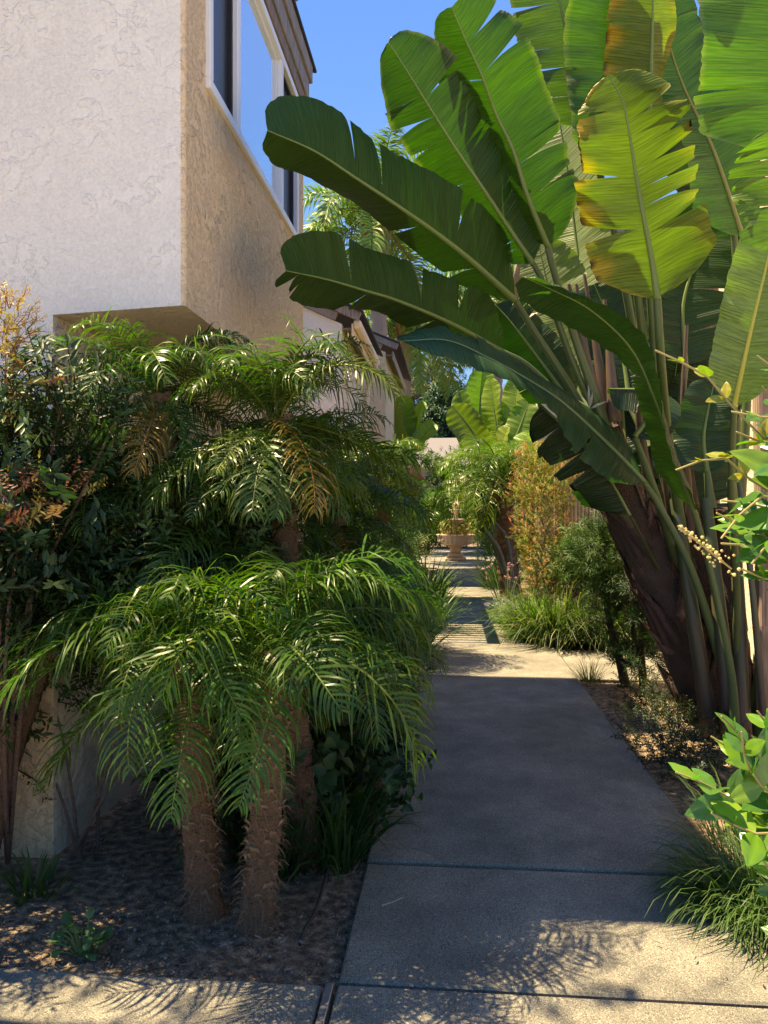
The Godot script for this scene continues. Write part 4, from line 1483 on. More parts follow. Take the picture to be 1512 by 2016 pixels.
# ---------------------------------------------------------------- along the middle and right of the path
func middle_plants() -> void:
	# lily turf and its neighbours
	var lt := [Color(0.035, 0.075, 0.02), Color(0.05, 0.10, 0.025), Color(0.20, 0.22, 0.09), Color(0.03, 0.06, 0.018)]
	clump("lily_turf", "big dark lily turf mound with pale blades beside the side path", Vector3(1.22, -0.02, -8.75), 900, 0.85, 0.36, 0.014, lt, 51, 0.62)
	clump("lily_turf", "second lily turf mound behind the podocarpus stem", Vector3(1.75, -0.02, -8.6), 520, 0.8, 0.34, 0.014, lt, 52, 0.62)
	clump("fountain_grass", "bright yellow green grass tuft glowing at the path's right edge", Vector3(0.90, -0.02, -9.0), 800, 0.6, 0.22, 0.007, [Color(0.28, 0.46, 0.08), Color(0.34, 0.52, 0.10)], 53, 1.1)
	clump("dry_grass_tuft", "small wispy grey grass tuft at the corner of the side path", Vector3(1.208, -0.02, -6.793), 150, 0.24, 0.07, 0.004, [Color(0.22, 0.22, 0.13), Color(0.14, 0.17, 0.08)], 54, 1.6)
	# flowering clumps
	for q in [["society garlic with pink flower heads on thin stems", Vector3(0.80, 0, -11.3), Color(0.62, 0.32, 0.52), 16, 0.62, 0.2], ["low lavender flowers at the path edge before the pink ones", Vector3(0.68, 0, -10.0), Color(0.36, 0.27, 0.66), 26, 0.28, 0.13]]:
		var o := thing("flowering_clump", q[0], "flowers", q[1], 0.0, "flowers beside the path")
		rng.seed = 55 + q[3]
		var st := MB.new()
		var fl := MB.new()
		for i in q[3]:
			var a := rr(0, TAU)
			var r: float = sqrt(rng.randf()) * q[5]
			var top := Vector3(cos(a) * r * 1.7 - 0.1, q[4] * rr(0.7, 1.15), sin(a) * r * 1.7)
			st.col = Color(0.14, 0.22, 0.08)
			st.tube([Vector3(cos(a) * r * 0.4, 0, sin(a) * r * 0.4), top * Vector3(0.6, 0.6, 0.6), top], [0.004], 4, 1.0, false)
			for k in 12:
				fl.col = rc(q[2], 0.2)
				fl.leaf(top, rdir() + Vector3.UP * 0.3, Vector3.UP, 0.034, 0.02, 0.1, 0.0)
		put("stem", st.mesh(), M.stalk, o)
		tag(put("blossom", fl.mesh(), M.small, o), "", "", "", "stuff")
	# fine leaved orange nandina
	var orange := [Color(0.40, 0.38, 0.07), Color(0.32, 0.37, 0.06), Color(0.26, 0.32, 0.06), Color(0.48, 0.34, 0.08)]
	shrub("nandina", "feathery orange and green nandina in full sun before the tan wall", Vector3(1.3, 0, -9.7), "tiny", [[Vector3(1.16, 2.125, -9.7) - Vector3(1.3, 0, -9.7), Vector3(0.36, 0.22, 0.3)], [Vector3(1.198, 1.74, -9.6) - Vector3(1.3, 0, -9.7), Vector3(0.50, 0.32, 0.36)], [Vector3(1.18, 1.267, -9.6) - Vector3(1.3, 0, -9.7), Vector3(0.42, 0.38, 0.36)]], 3000, 0.5, orange, 56, Color(0.62, 0.24, 0.13, 0.5), "nandina shrubs")
	shrub("nandina", "lower yellow green nandina beside the pink flowers", Vector3(1.3, 0, -9.5), "tiny", [[Vector3(1.216, 0.84, -9.4) - Vector3(1.3, 0, -9.5), Vector3(0.35, 0.34, 0.35)], [Vector3(1.095, 0.592, -9.4) - Vector3(1.3, 0, -9.5), Vector3(0.2, 0.25, 0.2)]], 1200, 0.62, [Color(0.24, 0.26, 0.06), Color(0.40, 0.28, 0.08), Color(0.16, 0.2, 0.05)], 57, Color(0.5, 0.24, 0.08, 0.3), "nandina shrubs")
	# leaning palm with orange fruit to the right of the path
	pygmy_palm("pygmy palm with a thick brown trunk arching fronds across the far path", Vector3(1.05, -0.05, -13.2), Vector3(0.836, 1.998, -13), 1.45, 40, 58, Color(1.35, 1.25, 0.95), "pygmy date palms along the path", 170, 0.16)
	pygmy_palm("second pygmy palm behind the orange nandina", Vector3(1.55, -0.05, -14.5), Vector3(1.499, 2.244, -14.5), 1.3, 34, 59, Color(1.35, 1.3, 1.0))
	# bird of paradise stems leaning in front of it
	var o := thing("bird_of_paradise", "dark leaning bird of paradise stems beside the thick palm trunk", "plant", Vector3(0.95, 0, -12.4))
	var bb := Vector3(0.95, 0, -12.4)
	for q in [[Vector3(0.791, 0.793, -12.3), Vector3(0.585, 1.121, -12.2), Vector3(0.465, 1.444, -12.2), Vector3(0.505, 1.646, -12.2)], [Vector3(0.722, 0.864, -12.5), Vector3(0.578, 1.197, -12.4), Vector3(0.513, 1.607, -12.4), Vector3(0.431, 1.853, -12.4)], [Vector3(0.927, 0.948, -12.5), Vector3(0.722, 1.277, -12.5), Vector3(0.665, 1.525, -12.5), Vector3(0.558, 1.649, -12.5)]]:
		paddle(o, [Vector3(0.05, 0, 0), q[0] - bb], [q[1] - bb, q[2] - bb, q[3] - bb], 0.11, Vector3(-0.3, 0.2, 1).normalized(), 0.5, 0.6, {"seed": 60, "c": Color(0.05, 0.09, 0.03), "stalk": Color(0.08, 0.09, 0.05), "r": 0.03})
	# green bank right of the path
	shrub("evergreen_shrub", "fine dark green shrub above the lily turf mound", Vector3(1.75, 0, -8.9), "needle", [[Vector3(0.0, 0.95, -0.1), Vector3(0.42, 0.35, 0.35)], [Vector3(-0.2, 0.75, -0.3), Vector3(0.3, 0.3, 0.3)]], 420, 1.0, [Color(0.06, 0.13, 0.02), Color(0.08, 0.16, 0.025)], 61)
	clump("agapanthus_clump", "tall strappy green tuft before the slat fence", Vector3(1.85, 0.5, -9.2), 220, 0.8, 0.25, 0.014, [Color(0.06, 0.13, 0.04), Color(0.10, 0.18, 0.05)], 62, 1.3)
	clump("agapanthus_clump", "dark grassy clump beside the far path opposite the agapanthus", Vector3(0.95, 0, -14.6), 260, 0.7, 0.35, 0.016, [Color(0.06, 0.12, 0.03), Color(0.09, 0.16, 0.04)], 63, 1.2)
	shrub("evergreen_shrub", "bright lime shrub beside the fountain stake", Vector3(1.2, 0, -21.0), "tiny", [[Vector3(0, 0.45, 0), Vector3(0.42, 0.5, 0.5)], [Vector3(0.25, 0.9, -0.3), Vector3(0.35, 0.4, 0.4)]], 420, 1.6, [Color(0.20, 0.34, 0.05), Color(0.26, 0.40, 0.07)], 64)
	shrub("evergreen_shrub", "mixed green planting right of the fountain", Vector3(1.9, 0, -19.5), "needle", [[Vector3(0, 1.0, 0), Vector3(0.7, 1.0, 1.2)]], 380, 2.0, [Color(0.08, 0.15, 0.03), Color(0.10, 0.18, 0.04)], 65)
	# dark podocarpus with bare stems on the right
	var pb := Vector3(1.527, -0.02, -6.821)
	o = thing("podocarpus", "slim dark podocarpus with twisted stems before the banana trunk", "shrub", pb, 0.0, "slim dark podocarpus")
	stems(o, [[Vector3(0, -0.03, 0), Vector3(1.427, 0.29, -6.7) - pb, Vector3(1.341, 0.639, -6.7) - pb, Vector3(1.319, 1.163, -6.7) - pb], [Vector3(1.457, 0.159, -6.7) - pb, Vector3(1.576, 0.249, -6.7) - pb, Vector3(1.555, 0.554, -6.7) - pb]], 0.045, Color(0.07, 0.05, 0.035))
	foliage(o, "needle", [[Vector3(1.311, 1.076, -6.7) - pb, Vector3(0.20, 0.34, 0.18)], [Vector3(1.384, 0.639, -6.7) - pb, Vector3(0.15, 0.3, 0.15)], [Vector3(1.47, 0.247, -6.7) - pb, Vector3(0.10, 0.14, 0.1)]], 380, 0.8, [Color(0.04, 0.085, 0.018), Color(0.055, 0.11, 0.02)], 66)
	pb = Vector3(1.662, -0.02, -6.737)
	o = thing("podocarpus", "bushier dark podocarpus pressed against the banana trunk", "shrub", pb, 0.0, "slim dark podocarpus")
	stems(o, [[Vector3(0, -0.03, 0), Vector3(1.579, 0.371, -6.5) - pb, Vector3(1.611, 0.879, -6.5) - pb]], 0.04, Color(0.07, 0.05, 0.035))
	foliage(o, "needle", [[Vector3(1.603, 0.752, -6.5) - pb, Vector3(0.16, 0.35, 0.16)], [Vector3(1.632, 0.288, -6.5) - pb, Vector3(0.12, 0.16, 0.12)]], 280, 0.8, [Color(0.03, 0.07, 0.025), Color(0.045, 0.085, 0.03)], 67)
	# creeping ground cover in the shade
	shrub("ground_cover", "low dark creeping cover in the shaded bed right of the path", Vector3(1.45, -0.02, -5.0), "tiny", [[Vector3(0, 0.08, 0), Vector3(0.36, 0.14, 0.7)], [Vector3(0.1, 0.1, -0.9), Vector3(0.3, 0.12, 0.5)], [Vector3(-0.12, 0.05, 0.7), Vector3(0.2, 0.1, 0.4)]], 620, 0.7, [Color(0.035, 0.06, 0.03), Color(0.05, 0.075, 0.035)], 68)
	# far bird of paradise in full sun
	for q in [["sunlit bird of paradise with upright leaves right of the far roof", Vector3(1.25, 0, -17.5), [[Vector3(0.666, 2.809, -17.5), Vector3(0.666, 3.851, -17.5), Vector3(0.719, 4.699, -17.4), 0.42], [Vector3(1.093, 2.881, -17), Vector3(0.981, 3.555, -17), Vector3(0.869, 4.398, -17), 0.36], [Vector3(0.795, 2.521, -16.6), Vector3(0.465, 3.172, -16.5), Vector3(0.051, 3.71, -16.4), 0.38], [Vector3(1.19, 2.753, -16.8), Vector3(1.354, 3.527, -16.8), Vector3(1.463, 4.411, -16.8), 0.36], [Vector3(1.222, 2.621, -16.5), Vector3(1.429, 3.153, -16.4), Vector3(1.663, 3.799, -16.4), 0.36], [Vector3(0.882, 2.389, -16.2), Vector3(1.035, 2.808, -16.1), Vector3(1.185, 3.22, -16), 0.30], [Vector3(0.703, 2.659, -17), Vector3(0.423, 3.223, -17), Vector3(0.199, 4.127, -17), 0.34], [Vector3(1.29, 2.481, -16), Vector3(1.498, 2.796, -16), Vector3(1.602, 3.111, -16), 0.34]]], ["smaller bird of paradise between the tan wing and the far trees", Vector3(-0.9, 0, -18.0), [[Vector3(-1.044, 2.978, -18), Vector3(-1.104, 3.579, -18), Vector3(-1.165, 4.18, -18), 0.36], [Vector3(-0.9, 2.977, -18), Vector3(-0.804, 3.576, -18), Vector3(-0.66, 4.054, -18), 0.32], [Vector3(-1.139, 2.828, -17.6), Vector3(-1.315, 3.417, -17.6), Vector3(-1.351, 4.006, -17.6), 0.3], [Vector3(-0.84, 2.819, -17.5), Vector3(-0.549, 3.283, -17.5), Vector3(-0.339, 3.455, -17.5), 0.28]]]]:
		var b := thing("bird_of_paradise", q[0], "plant", q[1], 0.0, "sunlit birds of paradise")
		var i := 0
		for l in q[2]:
			i += 1
			var c := Color(0.27, 0.40, 0.06) if i % 3 else Color(0.36, 0.42, 0.07)
			paddle(b, [Vector3(rr(-0.1, 0.1), 0, rr(-0.1, 0.1)), (l[0] - q[1]) * Vector3(0.8, 0.75, 0.8)], [l[0] - q[1], l[1] - q[1], l[2] - q[1]], l[3], Vector3(rr(-1.1, 0.2), rr(0.1, 0.6), 1).normalized(), rr(-0.1, 0.6), rr(-0.1, 0.6), {"seed": 70 + i, "c": rc(c, 0.15), "r": 0.045, "rips": 1, "veins": 0.5})

# ---------------------------------------------------------------- tall and far planting
func far_plants() -> void:
	queen_palm("tall queen palm with a plumed crown above the far roofs", Vector3(-1.8, 0, -21.4), Vector3(-2.035, 9.199, -21), 3.3, 18, 0.24, 81)
	queen_palm("second queen palm with a ringed trunk behind the tan wing", Vector3(-1.85, 0, -30.0), Vector3(-1.741, 8.464, -30), 3.6, 26, 0.26, 82)
	queen_palm("queen palm crown half hidden behind the big paddle leaves", Vector3(2.0, 0, -31.0), Vector3(1.787, 9.544, -31), 3.7, 24, 0.25, 83)
	var gum := [Color(0.12, 0.14, 0.07), Color(0.17, 0.17, 0.09), Color(0.20, 0.18, 0.11)]
	var pine := [Color(0.045, 0.10, 0.05), Color(0.06, 0.12, 0.05)]
	for q in [
		["grey green eucalyptus with a loose crown beyond the fountain", Vector3(-1.6, 0, -62), [[Vector3(0, 11.5, 0), Vector3(2.6, 1.9, 2.4)], [Vector3(-1.8, 9.3, 0), Vector3(1.8, 1.7, 1.8)], [Vector3(1.9, 9.6, 0.4), Vector3(2.0, 1.6, 1.8)], [Vector3(0.3, 7.8, 0), Vector3(2.6, 1.6, 2.0)]], gum, 900, 1],
		["second eucalyptus with sparse olive foliage beside the ringed palm trunk", Vector3(-6.0, 0, -66), [[Vector3(0, 9.8, 0), Vector3(2.8, 2.2, 2.4)], [Vector3(-2.6, 8.0, 0), Vector3(2.4, 2.0, 2)], [Vector3(1.6, 7.4, 0), Vector3(2.0, 1.7, 2)]], gum, 800, 2],
		["dark blue green conifer before the eucalyptus", Vector3(-0.6, 0, -52), [[Vector3(0, 8.6, 0), Vector3(1.0, 1.3, 1.0)], [Vector3(0, 7.0, 0), Vector3(1.6, 1.5, 1.6)], [Vector3(-0.1, 5.2, 0), Vector3(2.0, 1.7, 2.0)]], pine, 900, 3],
		["pointed conifer right of the dark one", Vector3(1.3, 0, -54), [[Vector3(0, 8.2, 0), Vector3(0.9, 1.4, 0.9)], [Vector3(0, 6.3, 0), Vector3(1.5, 1.7, 1.5)], [Vector3(0, 4.4, 0), Vector3(1.8, 1.6, 1.8)]], pine, 800, 4],
		["broad leafy tree behind the sunlit bird of paradise", Vector3(6.0, 0, -58), [[Vector3(0, 8.2, 0), Vector3(3.4, 2.6, 3)], [Vector3(-2.4, 6.6, 0), Vector3(2.2, 2.0, 2)]], gum, 800, 5]]:
		var o := thing("tree", q[0], "tree", q[1], 0.0, "far trees beyond the fountain")
		rng.seed = 90 + q[5]
		var tb := MB.new()
		tb.col = Color(0.22, 0.17, 0.13)
		tb.tube(curve([Vector3(0, -0.1, 0), Vector3(0.15, 4, 0), q[2][0][0]], 10), [0.32, 0.28, 0.25, 0.22, 0.2, 0.18, 0.15, 0.12, 0.1, 0.07, 0.04], 8)
		put("trunk", tb.mesh(), M.bark, o)
		var lb := []
		for b in q[2]:
			lb.append([Vector3(0.1, b[0].y * 0.6, 0), b[0] * Vector3(0.6, 0.85, 0.6), b[0]])
		for l in lb:
			var m := MB.new()
			m.col = Color(0.22, 0.17, 0.13)
			m.tube(curve(l, 6), [0.12, 0.1, 0.08, 0.07, 0.05, 0.04, 0.03], 6)
			put("limb", m.mesh(), M.bark, o)
		foliage(o, "fluff", q[2], q[4], 2.1, q[3], 95 + q[5])
	shrub("evergreen_shrub", "leafy bank hiding the low building's front", Vector3(0.6, 0, -40), "fluff", [[Vector3(-2.4, 2.4, 0), Vector3(2.2, 2.4, 0.9)], [Vector3(0.2, 2.5, 0), Vector3(2.2, 2.3, 0.9)], [Vector3(3.0, 2.2, 0), Vector3(2.0, 2.2, 0.9)]], 1300, 1.3, [Color(0.10, 0.17, 0.04), Color(0.14, 0.22, 0.05), Color(0.07, 0.12, 0.03)], 100)
	# green masses that close the view on both sides of the plaza
	shrub("evergreen_shrub", "green hedge bank behind the fountain on its far side", Vector3(-0.2, 0, -30.5), "fluff", [[Vector3(0, 1.0, 0), Vector3(3.0, 1.3, 0.8)], [Vector3(-2.6, 1.4, 0), Vector3(1.6, 1.6, 0.9)], [Vector3(2.6, 1.4, 0), Vector3(1.5, 1.6, 0.9)]], 900, 1.0, [Color(0.08, 0.15, 0.03), Color(0.12, 0.2, 0.04), Color(0.06, 0.11, 0.03)], 99)
	pygmy_palm("arching palm behind the fountain's left side", Vector3(-0.8, 0, -25.6), Vector3(-0.632, 1.381, -25.6), 2.0, 30, 101, Color(1.3, 1.3, 0.9))
	pygmy_palm("arching palm behind the fountain's right side", Vector3(1.4, 0, -25.8), Vector3(0.643, 1.21, -25.8), 2.0, 30, 102, Color(1.6, 1.5, 0.8))

# ---------------------------------------------------------------- right of the path: giant bird of paradise, privet, grass
func right_plants() -> void:
	var o := thing("giant_bird_of_paradise", "giant bird of paradise with torn paddle leaves leaning over the path", "plant", Vector3.ZERO)
	var base := Vector3(1.969, -0.03, -5.971)
	o.position = base
	# trunks
	var dark := Color(0.060, 0.040, 0.032)
	rng.seed = 201
	for q in [
		[[Vector3(1.916, -0.015, -5.7), Vector3(1.653, 0.568, -5.6), Vector3(1.368, 1.192, -5.45), Vector3(1.128, 1.683, -5.3), Vector3(0.99, 2.019, -5.2)], 0.19, 0.13],
		[[Vector3(1.987, 0.032, -5.6), Vector3(1.83, 0.795, -5.55), Vector3(1.623, 1.582, -5.5), Vector3(1.539, 1.934, -5.45)], 0.12, 0.085],
		[[Vector3(2.036, 0.096, -5.5), Vector3(1.932, 0.809, -5.45), Vector3(1.881, 1.23, -5.45), Vector3(1.846, 1.511, -5.4)], 0.10, 0.06]]:
		var pts := []
		for p in q[0]:
			pts.append(p - base)
		var cv := curve(pts, 30)
		var rs := []
		for i in 31:
			rs.append(lerpf(q[1], q[2], i / 30.0) * (1.0 + 0.05 * sin(i * 2.1)))
		var mb := MB.new()
		mb.col = dark
		mb.tube(cv, rs, 16)
		for i in mb.v.size():
			mb.c[i] = rc(Color(0.075, 0.050, 0.038), 0.25)
		put("trunk", mb.mesh(), M.bark, o)
		# overlapping remains of old leaf bases
		var up0: Vector3 = (cv[30] - cv[0]).normalized()
		for k in int(64 * q[1] / 0.19):
			var f := rr(0.5, 27.0)
			var i := int(f)
			var at: Vector3 = cv[i]
			var t: Vector3 = (cv[mini(i + 2, 30)] - cv[maxi(i - 1, 0)]).normalized()
			var a0 := (0.0 if k % 2 else PI) + rr(-0.8, 0.8)
			var x: Vector3 = t.cross(Vector3.BACK).normalized()
			var z: Vector3 = x.cross(t)
			var sh := MB.new()
			var l := rr(0.12, 0.5)
			var half := rr(0.3, 0.95)
			var lift := rr(0.04, 0.24)
			var cc := rc(Color(0.07, 0.042, 0.03).lerp(Color(0.26, 0.18, 0.12), pow(rng.randf(), 1.6) * 0.9), 0.25)
			for r in 9:
				var w := r / 8.0
				for s in 13:
					var ragged: float = 1.0 - 0.85 * w * w + 0.10 * sin(w * 11.0 + k * 1.7)
					var b: float = a0 + (s / 12.0 - 0.5) * 2.0 * half * ragged + 0.25 * w
					var rad: float = rs[i] * (1.01 + lift * w * w + 0.03 * absf(sin(s * 2.9 + k)))
					sh.col = cc * (0.45 + 0.9 * absf(sin(s * 2.3 + k * 1.3) * cos(s * 0.9 + w * 2.0)))
					sh.vert(at + t * (l * w * (1.0 + 0.12 * sin(s * 1.9 + k)) - 0.05) + (x * cos(b) + z * sin(b)) * rad, Vector2(s / 12.0, w))
			for r in 8:
				for s in 12:
					var v0 := r * 13 + s
					sh.tri(v0, v0 + 13, v0 + 1)
					sh.tri(v0 + 1, v0 + 13, v0 + 14)
			put("leaf_sheath", sh.mesh(), M.bark, o)
	# purple brown upright stalk bundles in the middle
	for q in [[Vector3(1.586, 0.972, -5.55), Vector3(1.261, 1.983, -5.2), Vector3(1.199, 2.809, -5), 0.05], [Vector3(1.623, 0.977, -5.5), Vector3(1.386, 2.05, -5.2), Vector3(1.327, 2.8, -5.1), 0.045], [Vector3(1.71, 0.978, -5.5), Vector3(1.578, 2.064, -5.35), Vector3(1.585, 2.743, -5.3), 0.04], [Vector3(1.201, 1.647, -5.25), Vector3(0.931, 2.343, -5.1), Vector3(0.815, 2.963, -5.05), 0.035], [Vector3(0.987, 2.076, -5.1), Vector3(0.864, 2.533, -5.05), Vector3(0.759, 2.95, -5), 0.04], [Vector3(1.03, 2.081, -5.15), Vector3(0.963, 2.552, -5.15), Vector3(0.881, 3.058, -5.15), 0.035], [Vector3(1.069, 2.075, -5.1), Vector3(1.036, 2.507, -5.1), Vector3(1.003, 2.874, -5.1), 0.04]]:
		var mb := MB.new()
		mb.col = rc(Color(0.10, 0.06, 0.055), 0.2)
		mb.tube(curve([q[0] - base, q[1] - base, q[2] - base], 12), [q[3] * 1.25, q[3] * 1.1, q[3], q[3] * 0.95, q[3] * 0.85, q[3] * 0.8, q[3] * 0.7, q[3] * 0.6, q[3] * 0.5, q[3] * 0.45, q[3] * 0.4, q[3] * 0.35, q[3] * 0.3], 10, 0.75)
		for i in mb.v.size():
			mb.c[i] = mb.c[i].lerp(Color(0.15, 0.12, 0.06), 0.5 * absf(sin(i * 0.7)))
		put("leaf_stalk", mb.mesh(), M.stalk, o)
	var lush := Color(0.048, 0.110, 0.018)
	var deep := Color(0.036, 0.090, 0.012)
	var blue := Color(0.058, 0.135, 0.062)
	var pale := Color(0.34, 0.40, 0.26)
	var lime := Color(0.16, 0.27, 0.025)
	var F := Vector3(0.05, -0.15, 1).normalized()
	var leaves := [
		# long dark leaf that reaches across to the window
		[[Vector3(1.004, 1.876, -5.1), Vector3(0.799, 2.254, -5.05), Vector3(0.527, 2.649, -4.95)], [Vector3(0.406, 2.813, -4.85), Vector3(0.126, 2.989, -4.6), Vector3(-0.089, 3.096, -4.4), Vector3(-0.282, 3.162, -4.18), Vector3(-0.494, 3.229, -3.95), Vector3(-0.673, 3.281, -3.75), Vector3(-0.851, 3.268, -3.5)], 0.33, F, -0.35, -1.12, {"thick": true, "c": deep, "tr": [0.29, 0.60, 0.70], "tl": [0.18, 0.42], "rips": 1, "gap": 0.014, "r": 0.024, "kr": 1.0, "kl": 0.66, "loose": 0.6, "ragged": 0.02}],
		# lower dark leaf with a shredded tip
		[[Vector3(1.013, 1.913, -5.15), Vector3(0.774, 2.178, -5.1), Vector3(0.505, 2.44, -5.05)], [Vector3(0.321, 2.533, -5), Vector3(0.018, 2.64, -4.72), Vector3(-0.297, 2.704, -4.4), Vector3(-0.48, 2.702, -4.15), Vector3(-0.639, 2.689, -3.9), Vector3(-0.787, 2.644, -3.6)], 0.28, F, -0.2, -0.95, {"thick": true, "c": Color(0.032, 0.080, 0.012), "tr": [0.22, 0.45, 0.70], "tl": [0.1, 0.3, 0.62, 0.9, 0.94], "rips": 1, "gap": 0.02, "r": 0.02, "kl": 0.66, "ragged": 0.05}],
		# upright leaf left of the pair
		[[Vector3(1.026, 1.905, -5.05), Vector3(0.783, 2.417, -4.95), Vector3(0.589, 2.864, -4.8)], [Vector3(0.506, 3.008, -4.75), Vector3(0.344, 3.207, -4.65), Vector3(0.174, 3.401, -4.5), Vector3(0.036, 3.561, -4.4), Vector3(-0.087, 3.711, -4.3), Vector3(-0.28, 3.957, -4.15), Vector3(-0.337, 4.015, -4.1)], 0.30, F, -0.1, -0.75, {"c": lush, "tl": [0.42, 0.60, 0.70, 0.78], "tr": [0.5, 0.53, 0.3], "rips": 2, "gap": 0.022, "r": 0.02, "rim": 0.5, "kl": 0.85}],
		# brightest upright leaf
		[[Vector3(1.032, 1.901, -5), Vector3(0.807, 2.503, -4.9), Vector3(0.635, 2.942, -4.75)], [Vector3(0.586, 3.097, -4.7), Vector3(0.449, 3.349, -4.55), Vector3(0.358, 3.572, -4.45), Vector3(0.25, 3.744, -4.35), Vector3(0.162, 3.886, -4.2), Vector3(0.074, 4.018, -4.1), Vector3(0.004, 4.121, -4)], 0.36, F, -0.12, -0.9, {"c": Color(0.062, 0.140, 0.016), "tr": [0.74, 0.36], "tl": [0.72, 0.45], "rips": 3, "gap": 0.014, "r": 0.02, "rim": 0.4, "kl": 0.8}],
		# pale waxy leaves behind
		[[Vector3(1.2, 1.862, -5.4), Vector3(1.141, 2.495, -5.8)], [Vector3(1.046, 2.884, -6), Vector3(0.984, 3.587, -6.1), Vector3(0.905, 4.227, -6.1), Vector3(0.787, 4.91, -6.1)], 0.42, Vector3(-0.75, 0.5, 0.6).normalized(), 0.1, 0.1, {"c": pale, "rips": 2, "gap": 0.01, "rim": 0.3}],
		[[Vector3(1.188, 1.869, -5.5)], [Vector3(1.01, 2.283, -5.9), Vector3(0.891, 2.73, -6), Vector3(0.775, 3.126, -6), Vector3(0.678, 3.561, -6)], 0.38, Vector3(-0.75, 0.5, 0.6).normalized(), 0.1, 0.0, {"c": pale, "rips": 2, "gap": 0.01}],
		# tall grey green ruffled leaf
		[[Vector3(1.623, 1.226, -5.5), Vector3(1.317, 2.192, -5.25), Vector3(1.062, 3.203, -5), Vector3(0.925, 3.705, -4.95)], [Vector3(0.868, 3.893, -4.9), Vector3(0.758, 4.239, -4.8), Vector3(0.666, 4.524, -4.7), Vector3(0.578, 4.794, -4.6)], 0.30, F, -0.25, -0.1, {"c": Color(0.13, 0.20, 0.09), "tl": [0.3, 0.5], "rips": 3, "gap": 0.012, "rim": 0.6, "loose": 1.8}],
		# mid green leaf with a wavy margin
		[[Vector3(1.623, 1.226, -5.5), Vector3(1.337, 2.185, -5.2), Vector3(1.111, 3.069, -4.8), Vector3(1.048, 3.394, -4.75)], [Vector3(1.013, 3.558, -4.7), Vector3(0.968, 3.904, -4.6), Vector3(0.929, 4.262, -4.5), Vector3(0.902, 4.629, -4.4)], 0.28, Vector3(0.25, -0.1, 1).normalized(), -0.3, -0.12, {"c": Color(0.09, 0.19, 0.025), "rips": 2, "gap": 0.01, "rim": 0.5}],
		# yellowing leaf at the top
		[[Vector3(1.64, 1.226, -5.5), Vector3(1.373, 2.178, -5.15), Vector3(1.181, 3.205, -4.75)], [Vector3(1.156, 3.53, -4.65), Vector3(1.151, 3.869, -4.55), Vector3(1.139, 4.219, -4.45), Vector3(1.124, 4.551, -4.35)], 0.27, F, -0.9, -0.05, {"c": Color(0.22, 0.28, 0.02), "edge": Color(0.75, 0.44, 0.01, 1.0), "edge_side": -1.0, "tl": [0.42, 0.7], "rips": 1, "gap": 0.012}],
		# yellow green torn leaf in front
		[[Vector3(1.626, 1.158, -5.45), Vector3(1.39, 1.898, -5), Vector3(1.178, 2.307, -4.4)], [Vector3(1.116, 2.638, -4.25), Vector3(1.079, 2.799, -4.2), Vector3(1.009, 3.017, -4.1), Vector3(0.955, 3.233, -4.05), Vector3(0.891, 3.451, -3.95), Vector3(0.85, 3.573, -3.92), Vector3(0.786, 3.671, -3.9)], 0.37, Vector3(0.0, -0.05, 1).normalized(), -0.05, 0.02, {"c": Color(0.20, 0.27, 0.016), "edge": Color(0.66, 0.44, 0.012, 0.95), "edge_side": -1.0, "tr": [0.30, 0.42, 0.50, 0.58, 0.66, 0.72, 0.79, 0.86], "tl": [0.33, 0.56, 0.84], "rips": 0, "gap": 0.03, "loose": 2.0, "ragged": 0.22, "kl": 0.85}],
		# broad bright leaf at the top right
		[[Vector3(2.06, -0.03, -5.472), Vector3(2.035, 1.029, -5), Vector3(1.802, 2.058, -4.3), Vector3(1.508, 2.86, -3.65)], [Vector3(1.482, 3.136, -3.6), Vector3(1.444, 3.368, -3.55), Vector3(1.41, 3.61, -3.5), Vector3(1.377, 3.977, -3.45)], 0.34, F, 0.0, -0.05, {"c": Color(0.13, 0.27, 0.02), "rips": 2, "gap": 0.008, "rim": 0.5}],
		# blue shaded leaf behind it
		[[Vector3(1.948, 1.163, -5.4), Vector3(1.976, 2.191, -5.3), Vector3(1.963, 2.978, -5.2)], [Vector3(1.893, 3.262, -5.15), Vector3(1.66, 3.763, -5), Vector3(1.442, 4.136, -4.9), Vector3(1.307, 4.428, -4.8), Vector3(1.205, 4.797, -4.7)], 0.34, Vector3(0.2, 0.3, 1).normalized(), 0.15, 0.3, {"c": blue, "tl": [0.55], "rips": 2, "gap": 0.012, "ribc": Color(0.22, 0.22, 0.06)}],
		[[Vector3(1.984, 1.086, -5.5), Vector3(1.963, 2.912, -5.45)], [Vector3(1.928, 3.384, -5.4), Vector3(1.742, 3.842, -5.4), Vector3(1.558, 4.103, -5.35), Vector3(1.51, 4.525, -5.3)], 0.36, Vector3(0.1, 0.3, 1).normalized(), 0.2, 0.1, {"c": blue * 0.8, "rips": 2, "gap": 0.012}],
		# torn strips at the right margin
		[[Vector3(2.079, -0.03, -5.389), Vector3(2.07, 1.039, -4.9), Vector3(1.762, 1.891, -4), Vector3(1.438, 2.462, -3.4)], [Vector3(1.405, 2.598, -3.35), Vector3(1.367, 2.772, -3.3), Vector3(1.326, 2.961, -3.25), Vector3(1.29, 3.041, -3.2)], 0.19, F, 0.0, -0.05, {"c": lime, "tl": [0.24, 0.36, 0.50, 0.60, 0.74, 0.84], "rips": 0, "gap": 0.05, "loose": 1.4}],
		# leaf with its pale upper side to the viewer
